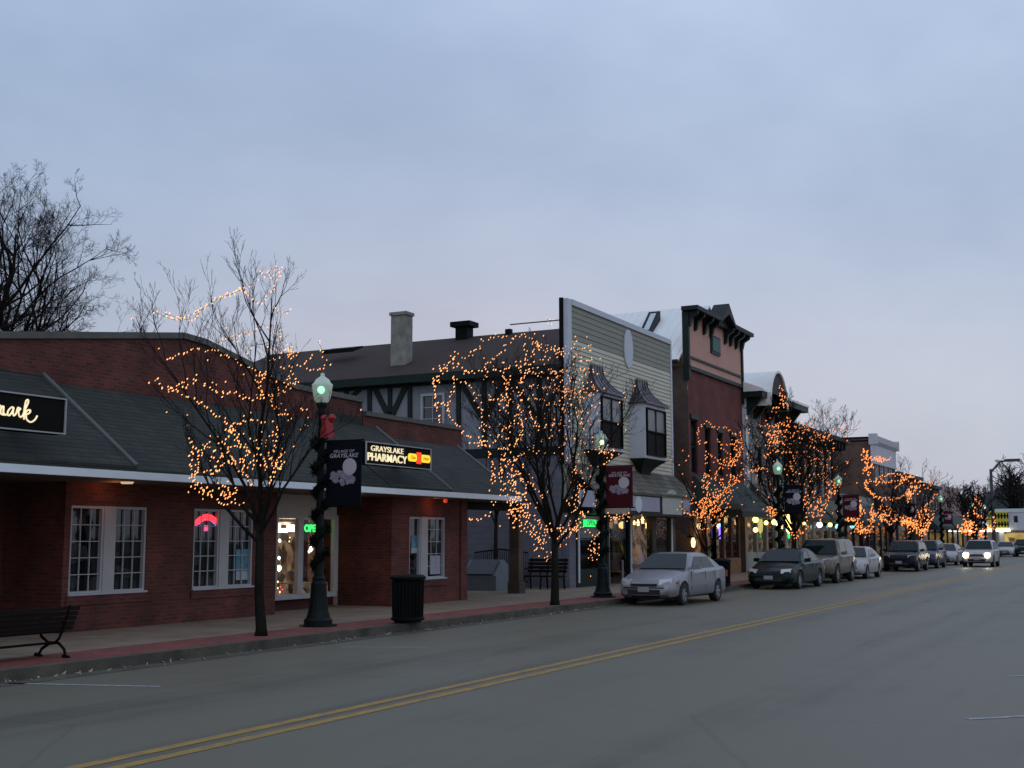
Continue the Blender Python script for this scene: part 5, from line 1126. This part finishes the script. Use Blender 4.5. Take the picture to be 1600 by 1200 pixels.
# ---------------------------------------------------------------- trees
def grow(seed, base, H, R, trunk_h, r0, up=.55, levels=5, kidsn=(6, 4, 4, 3, 3), minr=.004, lean=(0, 0), fork=3, spread=.75, twig=1., nmain=None, ldir=(0, 0)):
    q = random.Random(seed); TR, CR = MB(), MB(); base = Vector(base); tips = []
    top = base+Vector((lean[0], lean[1], trunk_h))
    pts = [base+Vector((0, 0, -.05)), base+Vector((0, 0, .12)), base+(top-base)*.4+Vector((q.gauss(0, .03), q.gauss(0, .03), 0)), top]
    TR.tube(pts, [r0*1.5, r0*1.12, r0*.95, r0*.8], 10)
    def branch(p, d, ln, rad, lv):
        n = 5 if lv < 2 else 3; pts = [p]; rs = [rad]; dirs = [d]
        for i in range(n):
            d = (d+Vector((q.gauss(0, .17), q.gauss(0, .17), q.gauss(0, .10)+up*.13))).normalized()
            p = p+d*ln/n; pts.append(p); rs.append(max(minr*.6, rad*(1-.8*(i+1)/n))); dirs.append(d)
        (TR if lv == 0 else CR).tube(pts, rs, 6 if lv == 0 else (4 if lv < 3 else 3), cap=False)
        tips.append(pts)
        if lv >= levels: return
        k = kidsn[min(lv, len(kidsn)-1)]
        for j in range(k):
            t = (.25 if lv else .2)+.75*(j+q.random())/k; i = min(n-1, int(t*n)); f = t*n-i; pp = pts[i].lerp(pts[i+1], f)
            a = q.uniform(0, 2*pi); dd = dirs[i]; o = dd.orthogonal().normalized(); o2 = dd.cross(o); side = o*cos(a)+o2*sin(a)
            nd = (dd*(1-spread*.5)+side*spread*q.uniform(.6, 1.1)+Vector((0, 0, up*.25))).normalized()
            branch(pp, nd, ln*q.uniform(.38, .62)*(1.15-t*.5), max(minr, rad*.5*(1-.4*t)), lv+1)
    nm = nmain or fork+3
    for j in range(nm):
        a = 2*pi*(j+q.random()*.6)/nm; el = q.uniform(.25, 1.0); d = Vector((cos(a)*el, sin(a)*el, 1.15)).normalized()
        hd = H-trunk_h; ln = min(hd/max(.3, d.z)*q.uniform(.5, .72), R/max(.05, sqrt(1-d.z**2))*.95)
        st = base.lerp(top, q.uniform(.78, 1)) if j else top
        branch(st, d if j else Vector((q.gauss(0, .06)+ldir[0], q.gauss(0, .06)+ldir[1], 1)).normalized(), ln if j else hd*.74, r0*(.42 if j else .6), 0)
    return TR, CR
TWIGS = {}
def tree(seed, base, H, R, th, r0, label, mt='bark', mc='bark_twig', group=None, **k):
    r = thing('bare_tree', base, label, 'tree', group); TR, CR = grow(seed, base, H, R, th, r0, **k)
    TR.build('trunk', M[mt], r, smooth=True); CR.build('crown', M[mc], r); TWIGS[seed] = CR.v; return r
def tb(x, y, Y=None):
    p = G(x, y, .15); return (p.x, p.y, .146)
T1 = tb(408, 993); T2 = tb(867, 945); T3 = tb(1103, 913); T4 = tb(1243, 900); T5 = tb(1349, 890)
GT = 'young bare street trees wrapped in lights'
zat = lambda x, y, b: PY(x, y, b[1]).z-.15
tree(11, T1, zat(440, 378, T1)*1.04, 1.3, 1.9, .085, 'nearest bare street tree, wrapped in lights before the brick shop', group=GT, levels=4, kidsn=(7, 5, 4, 2), up=1.1, spread=.6, nmain=9, minr=.0036, lean=(-.03, .05), ldir=(.13, -.04))
tree(22, T2, zat(850, 490, T2), 2.7, 1.75, .10, 'thickly lit bare street tree left of the maroon banner', group=GT, levels=4, kidsn=(7, 5, 4, 2), up=.9, spread=.62, nmain=12, minr=.006)
tree(33, T3, zat(1120, 655, T3), 1.3, 1.3, .08, 'lit bare tree leaning over the gap behind the silver car', group=GT, levels=3, kidsn=(5, 4, 3), lean=(.2, 0), nmain=6)
tree(44, T4, zat(1240, 595, T4), 2.7, 2.0, .12, 'tall wide lit bare tree behind the navy banner and parked cars', group=GT, levels=4, kidsn=(7, 6, 4, 3), up=.9, minr=.009, nmain=12)
tree(55, T5, 3.2, .9, 1.2, .07, 'small lit tree strung as a glowing ring', group=GT, levels=3, kidsn=(4, 4, 3), minr=.012, nmain=5)
T6 = (PY(1440, 838, 13.4).x, 13.4, .146); T7 = (PY(1525, 838, 13.4).x, 13.4, .146); T8 = (PY(1392, 838, 13.4).x, 13.4, .146)
tree(66, T6, 7.0, 3.0, 2.0, .12, 'far lit bare tree, orange strings sagging between its branches', group=GT, levels=3, kidsn=(5, 4, 3), minr=.012, nmain=8)
tree(77, T7, 7.2, 2.4, 2.0, .14, 'farthest lit bare tree, just left of the white shop', group=GT, levels=3, kidsn=(6, 5, 4), minr=.03, nmain=7)
tree(88, T8, 6.6, 2.8, 2.0, .12, 'lit bare tree in front of the brown brick building', group=GT, levels=3, kidsn=(5, 4, 3), minr=.012, nmain=8)
# courtyard tree, its thin arching limbs unlit
p = G(775, 905, .15); cty = (34.6, 19.2, .15); pc = PY(775, 880, 19.2)
tree(99, (pc.x, 19.2, .15), zat(760, 590, (0, 19.2)), 2.0, 2.3, .07, 'slim dark tree in the courtyard behind the porch beam', levels=3, kidsn=(5, 4, 4), spread=.55, nmain=6, up=.6)
# old tree behind the brick shop at the left
pb = PY(-42, 560, 42); bt = (pb.x, 42, 0)
tree(15, bt, PY(40, 262, 42).z*1.06, 4.6, 4.5, .34, 'large old bare tree rising behind the brick shop parapet', mt='bark', mc='bark_twig', levels=5, kidsn=(7, 6, 5, 5, 4), up=.5, spread=.8, minr=.0055, nmain=14)
pb = PY(232, 560, 24); tree(7, (pb.x, 24, 0), PY(236, 442, 24).z*1.05, 1.2, 4.6, .07, 'slim bare tree whose tips show over the parapet left of the nearest street tree', levels=3, kidsn=(5, 4, 3), up=.9, spread=.6, minr=.006, nmain=6)
pb = PY(60, 560, 50); tree(6, (pb.x, 50, 0), PY(80, 455, 50).z, 4.8, 3.5, .18, 'smaller bare tree low behind the parapet at the left', mt='bark', levels=4, kidsn=(6, 5, 4, 4), up=.3, spread=.9, minr=.013, nmain=8)
pb = PY(470, 560, 36); tree(9, (pb.x, 36, 0), PY(500, 492, 36).z, 3.4, 5.0, .12, 'bare tree with long thin shoots behind the brick shop and brown roof', levels=3, kidsn=(5, 5, 4), up=.5, spread=.8, minr=.010, nmain=7)
pb = PY(1262, 700, 40); tree(12, (pb.x, 40, 0), PY(1240, 605, 40).z, 5.5, 4, .2, 'bare tree crown rising behind the dark bracketed building', levels=4, kidsn=(6, 5, 5, 4), up=.6, minr=.016, nmain=9)
for i, (x, yt, Xd, R_, lb) in enumerate(((1500, 735, 190, 9, 'grey bare tree above the peach gable'), (1522, 738, 200, 8, 'grey bare tree between the peach gable and the road lamp'), (1545, 742, 210, 9, 'distant bare tree directly behind the road lamp'),
                                         (1482, 745, 200, 7, 'low distant bare tree at the left end of the far tree line'), (1592, 690, 165, 11, 'big dark bare tree at the right edge of the picture'), (1570, 735, 185, 8, 'bare tree between the road lamp and the big dark tree'))):
    b = PX(x, 850, Xd); h = PX(x, yt, Xd).z*(1.02 if i == 4 else .93)
    tree(200+i, (b.x, b.y, 0), h*1.02, R_, h*.28, .4 if i != 4 else .6, lb, mt='bark_hazed' if i != 4 else 'bark', mc='bark_hazed' if i != 4 else 'bark_twig', group='bare trees at the end of the street', levels=4, kidsn=(6, 5, 4, 3), up=.35, spread=.85, minr=.028, nmain=9)
# dark belt of undergrowth at the end of the street
mb = MB(); q = random.Random(4)
for k in range(16000):
    x = 215+q.uniform(0, 25); y = q.uniform(-60, 110); z = abs(q.gauss(0, 3.5)); z = min(z, 7+1.5*sin(y*.3)+1.5*sin(y*.9+1)); c = Vector((x, y, z)); d = Vector((q.gauss(0, 1), q.gauss(0, 1), q.gauss(0, 1))).normalized(); s = d.orthogonal().normalized()*.12
    mb.add([c-s, c+s, c+d*1.5], [(0, 1, 2)])
tag(mb.build('far_woods', M['bark_hazed']), 'grey belt of bare scrub closing the end of the street', 'woods', kind='stuff')

# ---------------------------------------------------------------- strings of lights
def bulb_mesh(name, m, r, l):
    mb = MB(); mb.lathe((0, 0, 0), [(0, -l), (r*.8, -l*.5), (r, .1*l), (r*.6, l*.7), (0, l)], 6); me = bpy.data.meshes.new(name)
    me.from_pydata(mb.v, [], mb.f); me.materials.append(M[m]); return me, mb
from mathutils import Quaternion
def lights(base, lines, label, far=False, seed=1, step=6.2, clusters=(), jit=1.3, r=.0125, l=.026, depth=1.2, dens=1., twigs=None):
    q = random.Random(seed); X, Y, Z = base; root = thing('string_lights', (X, Y, 1.5), label, 'string lights', 'strings of small lights in the street trees')
    me, mbb = bulb_mesh('bulb', 'bulb_far' if far else 'bulb', r, l); wires = MB(); pts_all = []
    for ln in lines:
        w0 = q.uniform(-depth, depth)*.7; dw = 0; P = []
        for (x0, y0), (x1, y1) in zip(ln, ln[1:]):
            d = sqrt((x1-x0)**2+(y1-y0)**2); n = max(1, int(d/step*dens+.5))
            for k in range(n):
                t = k/n; dw = max(-.6, min(.6, dw+q.gauss(0, .05))); P.append((x0+(x1-x0)*t, y0+(y1-y0)*t, w0+dw))
        P.append((*ln[-1], w0+dw))
        for x, y, dd in P: pts_all.append((x+q.gauss(0, jit), y+q.gauss(0, jit), Y+dd))
        wires.tube([PY(x, y+.5, Y+dd) for x, y, dd in P], .004 if not far else .008, 3, cap=False)
    for cx_, cy_, sx_, sy_, n in clusters:
        w0 = q.uniform(-depth, depth)*.6
        for k in range(n): pts_all.append((cx_+q.gauss(0, sx_), cy_+q.gauss(0, sy_), Y+w0+q.gauss(0, .25)))
    wires.build('wire', M['green_trunk'], root)
    if twigs:
        V = [v for v in TWIGS[twigs[0]] if twigs[2] < v[2] < twigs[3]]
        for k in range(twigs[1]):
            v = V[q.randrange(len(V))]; d_ = (Vector(v)-Vector((0, 0, CAM_H))); D_ = d_.dot(Vector(_F)); pts_all.append((800+F_PX*d_.dot(Vector(_R))/D_, 600-F_PX*d_.dot(Vector(_U))/D_, v[1]))
    q.shuffle(pts_all); rest = MB(); tilt = Vector(_R)*.55+Vector(_U)*.85
    for i, (x, y, yy) in enumerate(pts_all):
        p = PY(x, y, yy); d = (tilt+Vector((q.gauss(0, .25), q.gauss(0, .25), q.gauss(0, .2)))).normalized(); R_ = Vector((0, 0, 1)).rotation_difference(d); s = q.uniform(.8, 1.15)
        if i < 100:
            o = bpy.data.objects.new('bulb', me); col.objects.link(o); o.parent = root; o.location = p-Vector((X, Y, 1.5)); o.rotation_mode = 'QUATERNION'; o.rotation_quaternion = R_; o.scale = (s, s, s)
        else: rest.add([p+R_ @ (Vector(v)*s) for v in mbb.v], mbb.f)
    if rest.v: o = rest.build('bulbs', M['bulb_far' if far else 'bulb'], root); o['kind'] = 'stuff'
    return len(pts_all)
S1 = [[(240,486),(256,494),(275,500),(290,496),(315,483),(330,474),(345,463),(365,458),(378,451),(387,458),(395,468),(402,472)],[(258,490),(276,496),(300,500),(322,478)],[(342,466),(360,460),(382,450)],[(405,427),(415,429),(425,422),(432,416),(440,428),(432,436),(424,433)],[(415,432),(428,428),(438,420),(442,424)],
[(392,445),(402,437)],[(430,448),(420,460),(412,472)],[(430,480),(440,488),(452,486)],[(345,535),(360,528),(375,521),(390,522),(403,514),(412,505),(416,512),(425,518)],[(436,516),(440,530),(448,537)],
[(260,561),(275,555),(290,552),(308,543),(320,550),(330,546),(346,553),(360,560),(372,567),(385,574),(395,576),(403,582),(412,583)],[(236,597),(246,593),(251,604)],[(262,610),(275,604),(290,596),(303,591),(309,587)],[(265,608),(280,612),(290,620),(303,624),(310,632),(320,634),(335,646),(350,655)],[(262,607),(272,611),(284,606),(306,596)],
[(318,600),(330,608),(350,617),(370,613),(380,621),(395,624),(410,622)],[(415,586),(408,596),(406,605),(412,615),(420,625),(430,637),(440,648),(450,647),(449,640)],[(413,590),(425,590),(420,600),(415,608)],[(437,610),(446,612)],[(430,545),(440,550),(455,550),(462,555),(455,560)],[(440,574),(455,572),(470,574),(480,563),(488,555)],[(420,565),(434,558)],
[(497,533),(503,545),(508,557),(515,568),(510,572),(500,577),(480,576)],[(350,660),(360,667),(375,660),(395,657),(414,660)],[(297,686),(302,700),(297,715),(299,735),(304,750),(318,760)],[(303,697),(310,703),(320,701),(329,685)],[(342,691),(355,698),(360,712),(364,720),(348,725)],[(345,726),(335,730),(324,735),(307,737),(296,746)],[(302,752),(314,763),(330,773)],[(319,701),(312,716),(310,730),(305,742)],
[(338,781),(346,785),(357,786),(370,788),(382,787)],[(343,763),(352,770),(357,775),(364,770),(369,764)],[(345,768),(355,780),(366,770)],[(352,669),(362,676),(370,685),(368,696),(384,700),(397,712),(386,730),(375,737),(379,743)],[(436,662),(433,678),(440,690),(440,701),(441,714),(436,732),(427,741),(418,755)],[(397,692),(411,689),(424,687),(425,676)],
[(440,716),(428,722),(418,730),(402,725),(395,732)],[(442,708),(430,724),(416,735)],[(406,711),(414,720),(418,730)],[(355,706),(362,720),(372,730),(384,742),(395,760)],[(372,690),(392,705),(405,718)]]
C1 = [(455,595,6,6,16),(452,551,7,5,14),(362,673,7,6,16),(432,725,6,9,26),(413,588,7,4,12),(425,618,8,10,14),(330,735,16,22,26),(385,715,18,16,30),(314,768,8,5,10),(360,775,12,7,10),(400,600,8,14,8)]
lights(T1, S1, 'orange white light strings looped through the nearest street tree', clusters=C1, seed=1, step=5.6, depth=.9, r=.0088, l=.020, jit=1.5, twigs=(11, 60, 2.6, 5.5))
S2 = [[(676,597),(685,588),(690,578),(702,566),(712,551),(723,560),(734,556),(748,542),(756,529),(775,526),(792,526)],[(756,573),(770,562),(786,545),(803,529),(819,522),(830,531),(836,540),(852,540),(869,545),(888,551)],[(836,536),(846,546),(864,549),(884,556)],[(726,582),(743,580),(764,580),(784,578),(814,571),(825,570),(839,581),(866,582),(888,581)],[(709,560),(718,572),(728,584)],
[(682,606),(681,625),(682,647),(686,661)],[(709,589),(707,614),(701,628),(701,647),(715,663),(731,683),(751,696),(764,699),(778,680),(792,663)],[(712,589),(729,600),(742,617),(749,630),(755,652),(756,680),(759,696)],[(764,702),(770,724),(770,754)],[(772,726),(772,752)],[(795,589),(792,608),(795,625),(795,640)],[(762,625),(778,626),(797,625)],[(814,592),(814,625),(810,647),(817,669),(806,694),(784,702)],
[(825,606),(852,606),(880,611),(907,614),(929,603),(924,617)],[(830,617),(847,625),(863,636),(888,636)],[(899,526),(896,542),(907,562),(924,564)],[(924,540),(910,546)],[(828,640),(836,663),(858,666),(874,655)],[(874,655),(880,664),(888,669)],[(880,694),(896,680),(918,696),(935,702),(957,707),(954,721),(935,729),(921,727)],[(930,703),(948,712),(958,706)],[(819,707),(803,721),(784,718)],[(852,685),(830,699),(810,712)],
[(852,496),(861,501),(858,508)],[(874,699),(883,716)],[(680,632),(692,628),(701,640)],[(782,717),(782,740),(787,762),(797,790),(802,810),(820,820),(840,830),(847,850),(855,875)],[(800,727),(810,747),(830,755),(840,770),(860,772)],[(800,755),(815,775),(802,785),(807,802),(825,802),(837,812),(850,825),(875,830),(895,830),(907,812),(917,800)],
[(892,727),(907,740),(895,752),(910,762),(897,772),(900,790),(905,805),(885,820),(873,830)],[(855,875),(875,850),(887,837),(900,825)],[(935,830),(925,850),(935,855),(922,870),(932,877)],[(937,770),(930,780),(927,790)],[(945,805),(962,810),(982,802)],[(730,810),(745,812),(757,810),(766,802)],[(787,700),(795,730),(800,760)],[(832,832),(846,836),(866,840),(890,832),(905,815)],[(795,800),(815,822),(842,845)],
[(820,540),(826,575),(815,600)],[(850,570),(880,590),(905,580),(925,575)],[(868,620),(890,650),(915,645)],[(800,660),(815,680),(800,700)],[(850,600),(862,612),(884,604),(905,625),(925,618)]]
C2 = [(x, y, a*1.35, b*1.25, int(n*.8)) for x, y, a, b, n in [(690,575,8,6,16),(680,594,3,4,10),(836,545,5,8,14),(858,546,12,4,18),(893,590,12,12,26),(830,575,10,12,20),(900,620,14,12,34),(870,590,20,16,30),(812,640,8,26,30),(860,650,18,12,20),(800,735,10,14,34),(808,780,12,16,70),(822,765,12,10,26),(903,750,6,22,60),(900,795,7,12,30),(820,812,12,8,30),(855,828,14,4,30),(890,828,12,6,26),(845,850,5,8,16),(912,652,6,6,16),(905,690,14,10,14),(764,690,10,8,22),(790,625,6,25,14),(930,850,6,16,18),(950,706,9,4,16),(965,808,12,3,20),(850,700,20,15,14),(920,560,5,10,12),(790,600,4,12,12)]]
lights(T2, S2, 'dense orange light strings draping the tree by the maroon banner', clusters=C2, seed=2, step=4.8, depth=1.3, r=.0100, l=.023, jit=1.9, twigs=(22, 120, 2.2, 7.2))
S3 = [[(1103,659),(1117,669),(1132,667),(1143,677),(1155,677),(1159,691),(1157,713),(1150,724),(1135,728),(1122,721),(1111,710),(1104,706),(1102,722)],[(1103,659),(1093,668),(1089,680),(1093,691),(1106,692)],[(1119,688),(1130,695),(1144,695),(1152,690)],[(1128,700),(1139,710),(1143,722)],[(1119,746),(1122,733),(1132,728),(1143,728),(1151,720)],[(1161,735),(1150,750),(1139,761),(1122,776),(1108,790),(1093,803)],[(1158,742),(1146,756),(1130,772),(1114,786),(1100,800)],
[(1099,739),(1099,757),(1108,772),(1093,787),(1088,801),(1095,810),(1113,805),(1128,787),(1143,768)],[(1143,776),(1132,798),(1121,816),(1111,823),(1097,827)],[(1168,739),(1181,735),(1194,730)],[(1108,772),(1100,785),(1094,796)]]
C3 = [(1148,748,6,7,24),(1112,780,9,9,44),(1098,800,6,7,36),(1152,700,4,12,22),(1140,722,8,4,20),(1104,752,5,8,20),(1118,800,8,8,26),(1130,762,8,8,26)]
lights(T3, S3, 'bright orange light strings slanting through the tree behind the silver car', True, seed=3, step=3.6, clusters=C3, jit=1.2, r=.0155, l=.032, depth=.5, twigs=(33, 50, 2.4, 5.5))
S4 = [[(1220,602),(1221,620),(1228,630),(1215,638),(1205,638)],[(1200,664),(1215,664),(1231,656)],[(1202,674),(1199,690),(1218,696),(1231,687)],[(1254,667),(1264,661),(1256,680),(1241,688)],[(1264,685),(1280,682),(1299,680),(1290,690),(1290,703)],[(1199,713),(1206,706),(1213,698)],[(1169,739),(1182,732),(1192,729)],[(1231,706),(1247,716),(1234,731),(1244,739)],[(1264,726),(1280,722),(1291,731),(1293,742)],[(1270,749),(1285,746),(1306,749)],
[(1315,753),(1300,767),(1292,783),(1285,803),(1282,813)],[(1312,758),(1297,772),(1288,790)],[(1261,767),(1257,776),(1259,785),(1265,800),(1279,806)],[(1280,780),(1276,790),(1273,797)],[(1201,794),(1216,798),(1214,807),(1202,806)],[(1225,804),(1240,809),(1261,809),(1262,821),(1252,833),(1240,842),(1235,834)],[(1205,759),(1216,770),(1220,778),(1225,786)],[(1258,705),(1272,700),(1288,712)],[(1205,680),(1215,672),(1228,676)],[(1262,760),(1275,770),(1282,785)]]
C4 = [(1210,685,9,12,40),(1228,672,8,8,22),(1260,672,8,8,26),(1280,684,10,4,24),(1230,700,10,10,26),(1270,722,14,8,26),(1245,735,12,10,20),(1300,762,6,6,26),(1262,782,5,12,30),(1280,795,8,8,40),(1207,800,7,5,30),(1240,828,9,6,26),(1255,800,10,6,16),(1288,740,8,8,18),(1224,628,5,8,12)]
lights(T4, S4, 'orange light strings in the wide tree behind the navy banner', True, seed=4, step=3.6, clusters=C4, jit=1.5, r=.019, l=.038, depth=1.0, twigs=(44, 170, 2.6, 7.5))
S5 = [[(1343,783),(1345,795),(1337,805),(1336,812),(1339,827),(1349,833),(1360,830),(1366,815),(1363,800),(1364,788)],[(1346,790),(1340,810),(1345,826),(1356,828),(1362,812),(1360,798)],[(1324,812),(1330,810),(1337,814)]]
lights(T5, S5, 'glowing orange ring of lights on the small tree', True, seed=5, step=2.2, twigs=(55, 15, 1.8, 3.2), clusters=[(1350,829,7,3,34),(1341,806,3,8,24),(1363,808,3,9,22),(1328,811,4,2,12),(1348,797,5,3,14)], jit=1.2, r=.026, l=.048, depth=.4)
S8 = [[(1348,706),(1356,705),(1354,716),(1365,718),(1381,717)],[(1362,725),(1354,733),(1348,738)],[(1351,751),(1375,754),(1407,751),(1422,743)],[(1351,759),(1362,770),(1375,778),(1391,781)],[(1352,753),(1354,765),(1366,776),(1380,780)],[(1358,712),(1376,722),(1390,718)],[(1370,801),(1378,809),(1391,819),(1398,815)],[(1376,744),(1395,740),(1412,745)]]
lights(T8, S8, 'orange strings in the tree before the brown brick wall', True, seed=8, step=2.6, clusters=[(1356,732,4,6,22),(1377,716,6,3,20),(1352,712,4,5,14),(1380,808,8,5,34),(1375,752,12,3,16),(1388,800,8,5,24)], jit=1.0, r=.028, l=.05, depth=.8)
S6 = [[(1424,755),(1422,768),(1418,786)],[(1437,759),(1430,765),(1426,770)],[(1454,748),(1454,760),(1446,763)],[(1407,816),(1422,819),(1432,828),(1440,838),(1448,828),(1460,803)],[(1443,797),(1440,812),(1437,825)],[(1464,771),(1456,781),(1448,790)],[(1391,781),(1413,774),(1422,764)],[(1400,810),(1415,818),(1428,820)],[(1398,762),(1410,752),(1424,744)],[(1445,795),(1452,806),(1446,822)],[(1460,800),(1452,815),(1444,832)]]
lights(T6, S6, 'orange strings sagging to a point in the far tree', True, seed=6, step=2.4, clusters=[(1421,772,3,9,26),(1410,812,10,4,44),(1425,818,7,5,34),(1440,812,6,8,40),(1440,828,5,5,30),(1444,798,5,5,18),(1432,758,6,5,14),(1455,758,1.5,6,10),(1420,748,5,4,14)], jit=1.1, r=.034, l=.06, depth=1.0)
S7 = [[(1523,780),(1530,783),(1534,787),(1530,796)],[(1521,800),(1528,805),(1537,807)],[(1506,807),(1509,816),(1512,826)],[(1497,824),(1510,835),(1521,831)],[(1517,813),(1512,825)],[(1527,840),(1543,837)],[(1550,827),(1555,816),(1552,808)]]
lights(T7, S7, 'orange strings on the farthest street tree', True, seed=7, step=2.2, clusters=[(1526,788,4,6,24),(1514,820,7,6,44),(1530,832,8,5,34),(1545,825,6,5,20),(1530,806,8,4,18),(1507,826,5,4,16)], jit=1.1, r=.045, l=.08, depth=1.0)

# fit lettering to its width now that it exists
bpy.context.view_layer.update()
for o, wd in TXT_FIT:
    if o.dimensions.x > 0: o.scale[0] *= wd/o.dimensions.x
for o in [q for q in bpy.data.objects if q.type == 'FONT']:
    me = bpy.data.meshes.new_from_object(o); n = bpy.data.objects.new(o.name+'_', me); col.objects.link(n); n.parent = o.parent
    n.location = o.location; n.rotation_euler = o.rotation_euler; n.scale = o.scale; bpy.data.objects.remove(o); n.name = 'lettering'
